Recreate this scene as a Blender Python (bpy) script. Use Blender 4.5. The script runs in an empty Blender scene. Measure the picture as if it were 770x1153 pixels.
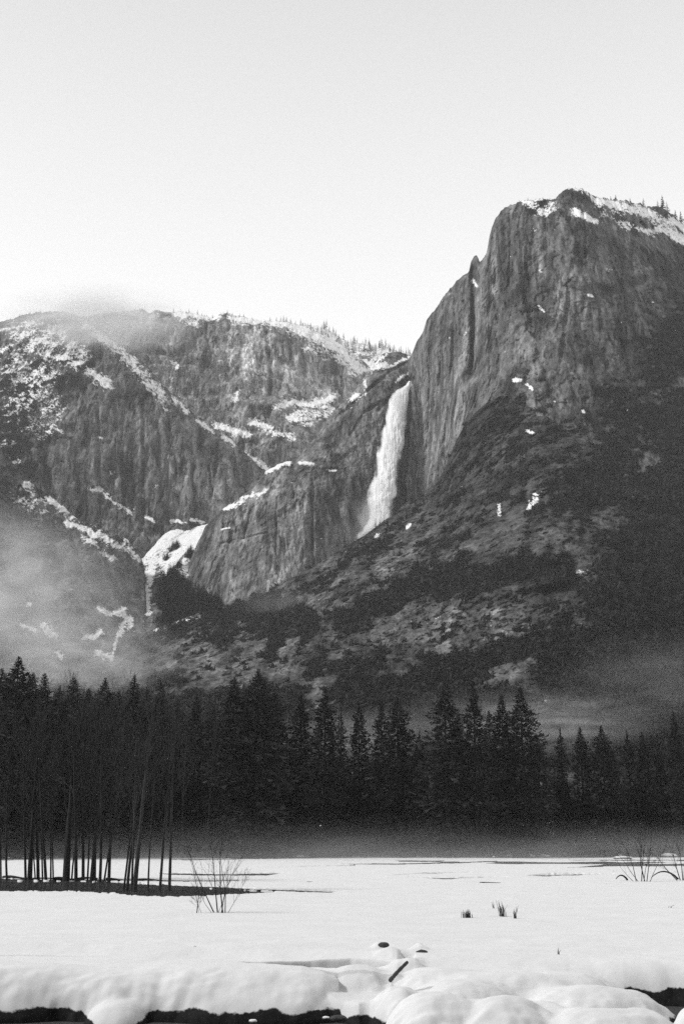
import bpy, math, random
import numpy as np
from mathutils import Vector, Matrix

random.seed(7)
RS = np.random.RandomState(7)
scn = bpy.context.scene
COL = scn.collection
F = 1300.0; CX, CY = 385.0, 576.5; H = 3.2
TH = math.atan((947 - 576.5) / F)
CT, ST = math.cos(TH), math.sin(TH)

# ---------------------------------------------------------------- helpers
def bearing(px, py):
    """slopes (x/y, z/y) of the line of sight through a point of the view"""
    dy = F * CT - (CY - py) * ST
    dz = F * ST + (CY - py) * CT
    return (px - CX) / dy, dz / dy
def at(px, py, Y):
    a, b = bearing(px, py)
    return Vector((a * Y, Y, H + b * Y))
def on_ground(px, py, z=0.0):
    a, b = bearing(px, py)
    Y = (z - H) / b
    return Vector((a * Y, Y, z))
def sstep(a, b, x):
    t = np.clip((x - a) / (b - a), 0, 1)
    return t * t * (3 - 2 * t)

_perm = np.random.RandomState(3).permutation(256)
_perm = np.concatenate([_perm, _perm, _perm])
_g = np.random.RandomState(4).normal(size=(256, 3)); _g /= np.linalg.norm(_g, axis=1)[:, None]
def perlin(x, y, z):
    xi = np.floor(x).astype(np.int64); yi = np.floor(y).astype(np.int64); zi = np.floor(z).astype(np.int64)
    xf, yf, zf = x - xi, y - yi, z - zi
    u = xf ** 3 * (xf * (xf * 6 - 15) + 10); v = yf ** 3 * (yf * (yf * 6 - 15) + 10); w = zf ** 3 * (zf * (zf * 6 - 15) + 10)
    xi &= 255; yi &= 255; zi &= 255
    def gr(i, j, k):
        h = _perm[_perm[_perm[(xi + i) & 255] + ((yi + j) & 255)] + ((zi + k) & 255)]
        g = _g[h]
        return g[..., 0] * (xf - i) + g[..., 1] * (yf - j) + g[..., 2] * (zf - k)
    x00 = gr(0,0,0) * (1-u) + gr(1,0,0) * u; x10 = gr(0,1,0) * (1-u) + gr(1,1,0) * u
    x01 = gr(0,0,1) * (1-u) + gr(1,0,1) * u; x11 = gr(0,1,1) * (1-u) + gr(1,1,1) * u
    return ((x00 * (1-v) + x10 * v) * (1-w) + (x01 * (1-v) + x11 * v) * w) * 1.5
def fbm(x, y, z, o=4, g=0.5):
    s = 0; a = 1; n = 0
    for i in range(o):
        s = s + a * perlin(x + 17 * i, y - 31 * i, z + 7 * i); n += a
        a *= g; x, y, z = x * 2.03, y * 2.03, z * 2.03
    return s / n
def ridged(x, y, z, o=3, g=0.5):
    s = 0; a = 1; n = 0
    for i in range(o):
        s = s + a * (1 - 2 * np.abs(perlin(x + 11 * i, y - 5 * i, z + 3 * i))); n += a
        a *= g; x, y, z = x * 2.1, y * 2.1, z * 2.1
    return s / n
def poly_d(px, py, pts):
    """distance to a polyline"""
    d = np.full(px.shape, 1e9)
    if len(pts) == 1: return np.hypot(px - pts[0][0], py - pts[0][1])
    for (ax, ay), (bx, by) in zip(pts[:-1], pts[1:]):
        vx, vy = bx - ax, by - ay
        t = np.clip(((px - ax) * vx + (py - ay) * vy) / (vx * vx + vy * vy + 1e-9), 0, 1)
        d = np.minimum(d, np.hypot(px - ax - t * vx, py - ay - t * vy))
    return d
def facet(v, n, w=0.22):
    q = v * n; f = np.floor(q); return (f + sstep(0.5 - w, 0.5 + w, q - f)) / n
def poly_off(px, py, pts):
    """distance to a polyline and how far above it a point lies"""
    best = np.full(px.shape, 1e9); off = np.zeros(px.shape)
    if len(pts) == 1: pts = [pts[0], (pts[0][0] + .01, pts[0][1])]
    for (ax, ay), (bx, by) in zip(pts[:-1], pts[1:]):
        vx, vy = bx - ax, by - ay
        t = np.clip(((px - ax) * vx + (py - ay) * vy) / (vx * vx + vy * vy + 1e-9), 0, 1)
        d = np.hypot(px - ax - t * vx, py - ay - t * vy)
        off = np.where(d < best, ay + t * vy - py, off); best = np.minimum(best, d)
    return best, off
class TPS:
    def __init__(s, c):
        c = np.array(c, float); s.p = c[:, :2] / 200; n = len(c)
        K = s.U(np.linalg.norm(s.p[:, None] - s.p[None], axis=2)) + np.eye(n) * 1e-3
        P = np.hstack([np.ones((n, 1)), s.p])
        A = np.block([[K, P], [P.T, np.zeros((3, 3))]])
        s.w = np.linalg.solve(A, np.concatenate([c[:, 2], np.zeros(3)]))
    @staticmethod
    def U(r): return r * r * np.log(r + 1e-9)
    def __call__(s, px, py):
        x, y = px / 200, py / 200
        v = s.w[-3] + s.w[-2] * x + s.w[-1] * y
        for i, (a, b) in enumerate(s.p): v = v + s.w[i] * s.U(np.hypot(x - a, y - b))
        return v

def raw_mesh(name, verts, faces, mat, parent=None, attrs=None, smooth=True):
    me = bpy.data.meshes.new(name)
    verts = np.asarray(verts, dtype=np.float32); faces = np.asarray(faces, dtype=np.int32)
    nv, (nf, k) = len(verts), faces.shape
    me.vertices.add(nv); me.vertices.foreach_set('co', verts.ravel())
    me.loops.add(nf * k); me.loops.foreach_set('vertex_index', faces.ravel())
    me.polygons.add(nf)
    me.polygons.foreach_set('loop_start', np.arange(0, nf * k, k, dtype=np.int32))
    me.polygons.foreach_set('loop_total', np.full(nf, k, dtype=np.int32))
    if smooth: me.polygons.foreach_set('use_smooth', np.ones(nf, dtype=bool))
    me.update(); me.validate()
    for an, av in (attrs or {}).items():
        a = me.attributes.new(an, 'FLOAT', 'POINT'); a.data.foreach_set('value', np.asarray(av, dtype=np.float32).ravel())
    me.materials.append(mat)
    o = bpy.data.objects.new(name, me); COL.objects.link(o)
    if parent: o.parent = parent
    return o
def grid_faces(nr, nc):
    i = np.arange(nr - 1)[:, None] * nc + np.arange(nc - 1)[None, :]
    return np.stack([i, i + nc, i + nc + 1, i + 1], axis=-1).reshape(-1, 4)
def tag(o, label=None, cat=None, group=None, kind=None):
    if label: o['label'] = label
    if cat: o['category'] = cat
    if group: o['group'] = group
    if kind: o['kind'] = kind
    return o
def empty(name, loc=(0, 0, 0), rz=0.0, s=1.0):
    o = bpy.data.objects.new(name, None); COL.objects.link(o)
    o.location = loc; o.rotation_euler = (0, 0, rz); o.scale = (s, s, s)
    o.empty_display_size = 0.1
    return o

# ---------------------------------------------------------------- materials
def new_mat(name):
    m = bpy.data.materials.new(name); m.use_nodes = True
    nt = m.node_tree; nt.nodes.clear()
    out = nt.nodes.new('ShaderNodeOutputMaterial')
    return m, nt, out
def nd(nt, t, **k):
    n = nt.nodes.new(t)
    for a, b in k.items():
        if a.startswith('_'): n.inputs[a[1:].replace('_', ' ')].default_value = b
        else: setattr(n, a, b)
    return n
def mapped_noise(nt, scale, detail=6, rough=0.6, stretch=(1, 1, 1)):
    g = nd(nt, 'ShaderNodeNewGeometry')
    mp = nd(nt, 'ShaderNodeMapping'); mp.inputs['Scale'].default_value = [scale * s for s in stretch]
    nt.links.new(g.outputs['Position'], mp.inputs['Vector'])
    n = nd(nt, 'ShaderNodeTexNoise'); n.inputs['Scale'].default_value = 1
    n.inputs['Detail'].default_value = detail; n.inputs['Roughness'].default_value = rough
    nt.links.new(mp.outputs['Vector'], n.inputs['Vector'])
    return n.outputs['Fac']
def rng(nt, sock, a, b, c, d):
    m = nd(nt, 'ShaderNodeMapRange'); nt.links.new(sock, m.inputs[0])
    for i, v in enumerate((a, b, c, d)): m.inputs[i + 1].default_value = v
    return m.outputs[0]
def mth(nt, op, a, b):
    m = nd(nt, 'ShaderNodeMath', operation=op)
    for i, v in enumerate((a, b)):
        if isinstance(v, (int, float)): m.inputs[i].default_value = v
        else: nt.links.new(v, m.inputs[i])
    return m.outputs[0]
def mixf(nt, f, a, b):
    m = nd(nt, 'ShaderNodeMix', data_type='FLOAT')
    for i, v in zip((0, 2, 3), (f, a, b)):
        if isinstance(v, (int, float)): m.inputs[i].default_value = v
        else: nt.links.new(v, m.inputs[i])
    return m.outputs[0]
def attr(nt, n):
    a = nd(nt, 'ShaderNodeAttribute', attribute_name=n); return a.outputs['Fac']
def grey_out(nt, out, col, rough=0.9, bump=None, bs=0.4, bd=0.5, spec=0.2):
    b = nd(nt, 'ShaderNodeBsdfPrincipled'); b.inputs['Roughness'].default_value = rough
    b.inputs['Specular IOR Level'].default_value = spec
    if isinstance(col, (int, float)): b.inputs['Base Color'].default_value = (col, col, col, 1)
    else:
        c = nd(nt, 'ShaderNodeCombineColor')
        for i in range(3): nt.links.new(col, c.inputs[i])
        nt.links.new(c.outputs[0], b.inputs['Base Color'])
    if bump is not None:
        bp = nd(nt, 'ShaderNodeBump'); bp.inputs['Strength'].default_value = bs; bp.inputs['Distance'].default_value = bd
        nt.links.new(bump, bp.inputs['Height']); nt.links.new(bp.outputs[0], b.inputs['Normal'])
    nt.links.new(b.outputs[0], out.inputs['Surface'])
    return b

def rock_mat(name, yk, zs):
    m, nt, out = new_mat(name)
    streak = rng(nt, mapped_noise(nt, 0.05, 8, 0.62, (1, yk, 0.085 * zs)), 0.36, 0.64, 0.35, 1.75)
    fine = rng(nt, mapped_noise(nt, 0.22, 6, 0.7, (1, yk, min(1, 0.4 * zs))), 0.33, 0.67, 0.5, 1.55)
    big = rng(nt, mapped_noise(nt, 0.009, 4, 0.5, (1, yk, 0.5)), 0.3, 0.7, 0.8, 1.2)
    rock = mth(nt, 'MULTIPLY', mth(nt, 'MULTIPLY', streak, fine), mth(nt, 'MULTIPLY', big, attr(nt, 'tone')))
    def crack(scale, st, width, seed, dark):
        g = nd(nt, 'ShaderNodeNewGeometry'); mp = nd(nt, 'ShaderNodeMapping'); mp.inputs['Scale'].default_value = [scale * q for q in st]; mp.inputs['Location'].default_value = (seed, seed * 2, seed)
        nt.links.new(g.outputs['Position'], mp.inputs['Vector'])
        nz = nd(nt, 'ShaderNodeTexNoise'); nz.inputs['Scale'].default_value = 1.7; nz.inputs['Detail'].default_value = 5; nz.inputs['Roughness'].default_value = .65
        nt.links.new(mp.outputs[0], nz.inputs['Vector'])
        ad = nd(nt, 'ShaderNodeVectorMath', operation='MULTIPLY_ADD'); nt.links.new(nz.outputs['Color'], ad.inputs[0]); ad.inputs[1].default_value = (.9, .9, .9); nt.links.new(mp.outputs[0], ad.inputs[2])
        v = nd(nt, 'ShaderNodeTexVoronoi', feature='DISTANCE_TO_EDGE'); v.inputs['Scale'].default_value = 1; nt.links.new(ad.outputs[0], v.inputs['Vector'])
        line = rng(nt, v.outputs['Distance'], 0.0, width, dark, 1.0)
        fade = rng(nt, mapped_noise(nt, scale * .6, 2, .5), .42, .6, 0.0, 1.0)
        return mixf(nt, fade, 1.0, line)
    rock = mth(nt, 'MULTIPLY', rock, crack(0.030, (1, yk, min(.8, 0.10 * zs)), 0.07, 3.0, 0.08))
    rock = mth(nt, 'MULTIPLY', rock, crack(0.07, (1, yk, min(.8, 0.16 * zs)), 0.10, 8.0, 0.35))
    # plates of differently weathered stone
    g = nd(nt, 'ShaderNodeNewGeometry'); mp = nd(nt, 'ShaderNodeMapping'); mp.inputs['Scale'].default_value = (.03, .03 * yk, .012 * zs); nt.links.new(g.outputs['Position'], mp.inputs['Vector'])
    v = nd(nt, 'ShaderNodeTexVoronoi', feature='SMOOTH_F1'); v.inputs['Smoothness'].default_value = .08; nt.links.new(mp.outputs[0], v.inputs['Vector'])
    sc_ = nd(nt, 'ShaderNodeSeparateColor'); nt.links.new(v.outputs['Color'], sc_.inputs[0])
    rock = mth(nt, 'MULTIPLY', rock, rng(nt, sc_.outputs[0], 0, 1, 0.80, 1.22))
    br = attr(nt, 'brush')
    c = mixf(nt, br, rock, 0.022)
    c = mixf(nt, attr(nt, 'snow'), c, 0.93)
    grey_out(nt, out, c, 0.92, mapped_noise(nt, 0.25, 8, 0.7, (1, 1, 0.5)), 0.6, 2.0, 0.1)
    return m
def simple(name, v, rough=0.9, nscale=None, var=0.3, bs=0.3, bd=0.02, spec=0.2, stretch=(1, 1, 1)):
    m, nt, out = new_mat(name)
    if nscale:
        n = mapped_noise(nt, nscale, 5, 0.6, stretch)
        grey_out(nt, out, rng(nt, n, 0.25, 0.75, v * (1 - var), v * (1 + var)), rough, n, bs, bd, spec)
    else: grey_out(nt, out, v, rough, spec=spec)
    return m
def foliage_mat(name, v, snow=0.0):
    m, nt, out = new_mat(name)
    n = mapped_noise(nt, 0.6, 3, 0.6)
    c = rng(nt, n, 0.3, 0.7, v * 0.6, v * 1.5)
    if snow > 0:
        g = nd(nt, 'ShaderNodeNewGeometry'); s = nd(nt, 'ShaderNodeSeparateXYZ'); nt.links.new(g.outputs['True Normal'], s.inputs[0])
        up = mth(nt, 'ABSOLUTE', s.outputs[2], 0)
        n2 = rng(nt, mth(nt, 'ADD', mapped_noise(nt, 0.35, 3, 0.6), mth(nt, 'MULTIPLY', up, 0.3)), 0.62 - snow * 0.3, 0.78 - snow * 0.3, 0, 1)
        c = mixf(nt, n2, c, 0.7)
    grey_out(nt, out, c, 0.8, spec=0.15)
    return m
M_ROCK = rock_mat('granite_and_snow', 0.4, 1.0); M_TALUS = rock_mat('talus_and_snow', 0.15, 5.0)
M_FIR = foliage_mat('dark_needles', 0.032)
M_OAK = foliage_mat('dark_brush', 0.030)
M_FIRSNOW = foliage_mat('snowy_needles', 0.07, 0.5)
M_BARK = simple('bark', 0.028, 0.95, 6, 0.5, 0.6, 0.03, stretch=(1, 1, 0.2))
M_BARK_PALE = simple('pale_bark', 0.045, 0.95, 6, 0.5, 0.6, 0.03, stretch=(1, 1, 0.2))
M_TWIG = simple('twigs', 0.035, 0.9)
M_GRASS = simple('dry_grass', 0.06, 0.9, 8, 0.4)
M_STONE = simple('wet_stone', 0.05, 0.6, 3, 0.4, 0.5, 0.05)
M_SNOWCAP = simple('snow_cap', 0.85, 0.85, 2.5, 0.03, 0.2, 0.02)

def snow_ground_mat():
    m, nt, out = new_mat('snow_field')
    n1 = mapped_noise(nt, 0.5, 6, 0.55); n2 = mapped_noise(nt, 14, 4, 0.7)
    s = rng(nt, n1, 0.25, 0.75, 0.72, 0.80)
    soil = rng(nt, mapped_noise(nt, 5, 6, 0.7), 0.3, 0.7, 0.006, 0.03)
    g_ = nd(nt, 'ShaderNodeNewGeometry'); sz = nd(nt, 'ShaderNodeSeparateXYZ'); nt.links.new(g_.outputs['Position'], sz.inputs[0])
    edge = mth(nt, 'ADD', mth(nt, 'SUBTRACT', sz.outputs[2], attr(nt, 'soil')), rng(nt, mapped_noise(nt, 1.6, 5, 0.6), .2, .8, -.14, .14))
    c = mixf(nt, rng(nt, edge, -0.02, 0.02, 1.0, 0.0), s, soil)
    h = mth(nt, 'ADD', mth(nt, 'MULTIPLY', n1, 1.0), mth(nt, 'MULTIPLY', n2, 0.12))
    grey_out(nt, out, c, 0.85, h, 0.35, 0.08, 0.15)
    return m
M_SNOW = snow_ground_mat()
def water_mat():
    m, nt, out = new_mat('dark_water')
    b = grey_out(nt, out, 0.11, 0.02, mapped_noise(nt, 1.2, 3, 0.5, (1, 0.4, 1)), 0.006, 0.02, 0.5)
    b.inputs['IOR'].default_value = 1.33
    return m
M_WATER = water_mat()

# ---------------------------------------------------------------- the mountains
LAY = {}
def layer(key, name, label_kind, x0, x1, top, bottom, ctrl, step=0.8, tone=0.15, snow_strokes=(), grooves=(), tones=(), brush=(),
          flute=18.0, rough=1.0, ledge=0.5, rimsnow=0.0, slope=False, round_=30.0, jit=1.5, snow_bias=0.0, ripple=0.0):
    """a mountain face: its rim, its foot and the distances between them, then fluted, cracked and ledged"""
    xs = np.arange(x0, x1 + step, step)
    tp = np.interp(xs, [p[0] for p in top], [p[1] for p in top])
    bt = np.interp(xs, [p[0] for p in bottom], [p[1] for p in bottom])
    tp = tp + jit * fbm(xs / 9.0, xs * 0 + 3.3, xs * 0 + ord(key[0]) % 7, 4, 0.65) * 2
    nr = int(max(20, (bt - tp).max() / step))
    t = np.linspace(0, 1, nr)[:, None]
    PX = np.repeat(xs[None], nr, 0); PY = tp[None] + (bt - tp)[None] * t
    Y = TPS(ctrl)(PX, PY)
    a, b = bearing(PX, PY)
    P = np.stack([a * Y, Y, H + b * Y], -1)
    x, y, z = P[..., 0], P[..., 1], P[..., 2]
    dep = PY - tp[None]
    y_true = y; y = y * (0.4 if not slope else 0.16)
    # warp so that cracks wander
    wx = 30 * fbm(x / 120, y / 120, z / 120, 2)
    if not slope:
        d = flute * 1.7 * ridged((x + wx) / 95, y / 95, z / 420, 3)
        d += flute * 0.85 * ridged((x + wx * .6) / 26 + 5, y / 26, z / 130, 3)
        d += flute * 0.8 * fbm(x / 60, y / 60, z / 75, 3, 0.5)
        # shelves: step back with height
        q = z / 38.0 + 1.6 * fbm(x / 90, y / 90, z / 200, 3) + x / 260.0
        fr = q - np.floor(q)
        d += flute * ledge * 0.9 * (sstep(0.75, 1.0, fr) - fr) * (0.5 + 0.9 * np.clip(fbm(x / 70 + 9, y / 70, z / 50, 2) + .4, 0, 1.2))
        ang = fbm(x / 50 + 3, y / 50, z / 60, 2)
        d += 3.6 * rough * fbm(x / 15, y / 15, z / 34, 5, 0.68) * (0.7 + ang)
        d -= 4.5 * rough * np.clip(ridged((x + 6 * ang) / 7.5, y / 7.5, z / 60, 2) - .25, 0, 1) * (0.6 + 1.5 * np.clip(fbm(x / 40, y / 40, z / 90 + 4, 2) + .2, 0, 1))
        d += 2.6 * rough * ridged(x / 16 + z / 40, y / 16, z / 5.5 - x / 60, 2) * np.clip(fbm(x / 33, y / 33, z / 33 + 8, 2) + .25, 0, 1)
        d += 1.6 * rough * fbm(x / 3.5, y / 3.5, z / 3.5, 2)
        d += 15 * rough * facet(fbm(x / 46 + z / 260, y / 46, z / 120, 3, .5), 6, .07)
        d += 7 * rough * facet(fbm(x / 19 - z / 150 + 20, y / 19, z / 48, 2, .5), 4, .08)
    else:
        p_ = 0.82 * x + 0.57 * z; q_ = 0.82 * z - 0.57 * x
        d = flute * 2.2 * fbm(x / 130, y / 130, z / 90, 3)
        d -= 22 * ridged((x + wx - .35 * z) / 85, y / 200, z / 260, 2)
        d += flute * 0.9 * ridged(p_ / 75, y / 120, q_ / 34, 3)
        d += 13 * rough * fbm(p_ / 20, y / 60, q_ / 18, 5, 0.7)
        d += 22 * rough * facet(fbm(p_ / 34, y / 70, q_ / 30 + 3, 3, .55), 7, .08)
        d += 5 * rough * ridged(p_ / 9, y / 30, q_ / 7, 3)
        d += 3 * rough * fbm(x / 4, y / 9, z / 4, 2)
    y = y_true
    if ripple: d += ripple * ridged((x * .55 - z) / 14, y / 60, (x + z) / 90, 3)
    d += round_ * np.exp(-dep / 7.0) + round_ * 0.5 * np.exp(-dep / 28.0)
    for pts, amp, w in grooves:
        wob = 2.0 * fbm(PX / 14, PY / 14, PX * 0, 2)
        d += amp * np.exp(-(poly_d(PX + wob, PY, pts) / w) ** 2)
    for pts, w, amt in snow_strokes:   # snow lies where the face leans back
        if amt > 0.85:
            dd, off = poly_off(PX, PY, pts); ww = max(w, 1.6) * 1.25
            d += min(1.5 * ww * Y.mean() / F, 20) * np.exp(-(dd / ww) ** 2) * np.clip(off / ww, -1.5, 1.5)
    Y2 = Y + d
    P = np.stack([a * Y2, Y2, H + b * Y2], -1)
    # the ground behind the rim
    backs = []
    for k, (dy, dz) in enumerate(((900, -260), (420, -70), (160, -14), (60, -3), (22, -0.4))):
        r0 = P[0] + np.stack([dy * P[0][:, 0] / P[0][:, 1], P[0][:, 0] * 0 + dy, P[0][:, 0] * 0 + dz], -1); backs.append(r0)
    Pall = np.concatenate([np.stack(backs), P], 0)
    # normals for where snow can lie
    dr = np.gradient(Pall, axis=0); dc = np.gradient(Pall, axis=1)
    n = np.cross(dc, dr); n /= np.linalg.norm(n, axis=-1)[..., None] + 1e-9
    n = np.where(n[..., 1:2] > 0, -n, n)
    up = n[len(backs):, :, 2]
    x, y, z = P[..., 0], P[..., 1], P[..., 2]
    nf = fbm(x / 9, y / 9, z / 6, 4, 0.8) + 0.7 * fbm(x / 30, y / 30, z / 20, 2)
    S = np.full(PX.shape, -1.65) + snow_bias
    wpx = PX + 9.0 * fbm(PX / 9, PY / 9, PX * 0, 5, 0.8); wpy = PY + 9.0 * fbm(PX / 9 + 40, PY / 9, PX * 0, 5, 0.8)
    for pts, w, amt in snow_strokes:
        small = 1.0 if w > 2.3 or len(pts) > 2 else 0.4
        dd = poly_d(PX + (wpx - PX) * small, PY + (wpy - PY) * small, pts)
        S = np.maximum(S, amt * np.exp(-(dd / w) ** 2) * 2.1 - 1.25)
    up_s = up.copy()
    S = S + 1.9 * nf + 2.6 * fbm(x / 4.5, y / 12, z / 3.2, 3, .8) * sstep(-1.3, -0.5, S) + (1.1 if not slope else 0.7) * (up_s - 0.45) * sstep(-1.2, -0.4, S + 0.05)
    S += rimsnow * np.exp(-dep / 9.0) * (1.0 + nf)
    snow = sstep(-0.06, 0.10, S)
    T = np.ones(PX.shape) * tone
    yt = y; y = y * .3
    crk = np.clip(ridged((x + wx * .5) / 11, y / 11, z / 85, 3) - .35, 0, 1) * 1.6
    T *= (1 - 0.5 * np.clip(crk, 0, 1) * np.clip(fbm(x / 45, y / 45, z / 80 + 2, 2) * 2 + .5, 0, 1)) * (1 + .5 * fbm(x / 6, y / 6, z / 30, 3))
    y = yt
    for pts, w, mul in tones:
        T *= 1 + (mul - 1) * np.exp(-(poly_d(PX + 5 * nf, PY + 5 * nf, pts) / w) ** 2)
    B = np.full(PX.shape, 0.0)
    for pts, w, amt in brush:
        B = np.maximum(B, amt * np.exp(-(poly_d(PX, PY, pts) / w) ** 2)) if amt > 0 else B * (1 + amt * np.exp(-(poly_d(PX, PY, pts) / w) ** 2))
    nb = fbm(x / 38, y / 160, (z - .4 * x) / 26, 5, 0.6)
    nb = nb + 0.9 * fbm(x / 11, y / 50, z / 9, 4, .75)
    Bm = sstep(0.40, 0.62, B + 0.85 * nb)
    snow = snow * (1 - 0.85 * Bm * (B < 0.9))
    ex = lambda A, fill=None: np.concatenate([np.repeat((A[:1] if fill is None else A[:1] * 0 + fill), len(backs), 0), A], 0)
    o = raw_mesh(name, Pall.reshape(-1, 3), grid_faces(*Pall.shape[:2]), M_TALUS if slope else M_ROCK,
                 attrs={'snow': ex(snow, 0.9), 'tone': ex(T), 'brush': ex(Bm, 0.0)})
    tag(o, label_kind, kind='structure')
    LAY[key] = dict(PX=PX, PY=PY, P=P, B=Bm, Braw=B, up=up, x0=x0, step=step, xs=xs, tp=tp, bt=bt, nr=nr, snow=snow)
    return o
def surf(key, px, py=None, dpy=0.0):
    """the place on a mountain face where a tree stands"""
    L = LAY[key]
    j = int(np.clip(round((px - L['x0']) / L['step']), 0, len(L['xs']) - 1))
    if py is None: i = int(np.clip(dpy / L['step'], 0, L['nr'] - 1))
    else: i = int(np.clip(round((py - L['tp'][j]) / (L['bt'][j] - L['tp'][j]) * (L['nr'] - 1)), 0, L['nr'] - 1))
    return Vector(L['P'][i, j])

# plateau behind the waterfall
layer('plateau', 'hill', 'snowy upland behind the top of the waterfall', 270, 520,
      [(270, 372), (340, 364), (365, 368), (385, 381), (398, 386), (415, 387), (430, 389), (445, 395), (463, 400), (520, 404)],
      [(270, 470), (520, 470)], [(300, 370, 2750), (400, 384, 2800), (500, 400, 2750), (300, 460, 2450), (420, 440, 2450), (500, 460, 2400)],
      slope=True, flute=8, snow_strokes=[([(270, 390), (340, 390), (420, 410), (520, 430)], 60, 1.0)], round_=60, tone=0.14,
      brush=[([(385, 398), (430, 404)], 10, 0.5)])
# back wall
layer('back', 'mountain', 'pale streaked granite back wall under a snowy rim', 60, 470,
      [(60, 362), (120, 352), (150, 350), (160, 347), (168, 353), (178, 349), (190, 352), (207, 351), (225, 354), (240, 357), (247, 352), (258, 354),
       (290, 360), (325, 362), (345, 368), (365, 377), (385, 388), (397, 398), (405, 402), (415, 412), (425, 426), (440, 444), (470, 460)],
      [(60, 590), (470, 590)],
      [(100, 352, 2180), (200, 352, 2220), (300, 361, 2260), (400, 400, 2330), (440, 444, 2300), (250, 450, 2100), (300, 400, 2190), (345, 440, 2180),
       (330, 480, 2020), (380, 470, 2100), (330, 560, 1900), (200, 500, 2020), (100, 500, 2000), (430, 520, 2000), (360, 380, 2260)],
      tone=0.235, flute=15, ledge=0.7, round_=40, rimsnow=0.5,
      snow_strokes=[([(200, 354), (245, 356)], 4, 1.0), ([(262, 358), (320, 364), (345, 371)], 5, 0.9), ([(330, 366), (360, 380), (385, 396), (398, 410)], 9, 1.05),
                    ([(345, 390), (375, 400), (400, 412)], 6, 0.7), ([(395, 420), (415, 416), (425, 424)], 3, 0.9), ([(205, 358), (222, 364)], 5, .7),
                    ([(312, 458), (330, 452), (348, 456), (378, 446)], 4, 1.1), ([(345, 462), (325, 470), (350, 478)], 4, 0.8), ([(280, 474), (300, 480)], 4, 1.0),
                    ([(268, 440), (264, 452)], 3, 0.8), ([(335, 470), (370, 462)], 8, 0.6), ([(195, 408), (200, 412)], 4, 0.9), ([(272, 512), (290, 518), (303, 530)], 3, 1.3),
                    ([(290, 478), (310, 488), (330, 492)], 4, 0.8), ([(245, 478), (262, 484), (280, 490)], 4, 1.2)],
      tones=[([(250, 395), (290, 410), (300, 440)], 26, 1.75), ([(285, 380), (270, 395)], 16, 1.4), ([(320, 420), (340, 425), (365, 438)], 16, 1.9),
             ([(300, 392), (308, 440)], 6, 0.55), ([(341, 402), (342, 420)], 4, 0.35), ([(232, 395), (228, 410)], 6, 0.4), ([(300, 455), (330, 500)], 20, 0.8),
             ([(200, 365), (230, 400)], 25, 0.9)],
      grooves=[([(300, 375), (306, 420), (304, 470)], 14, 2.2), ([(255, 392), (280, 386), (300, 376)], 10, 2.5), ([(232, 360), (234, 395)], 12, 2), ([(318, 385), (315, 440)], 8, 1.6),
               ([(270, 452), (300, 458), (330, 446)], -22, 7), ([(384, 425), (386, 450)], 18, 2.5)])
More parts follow.
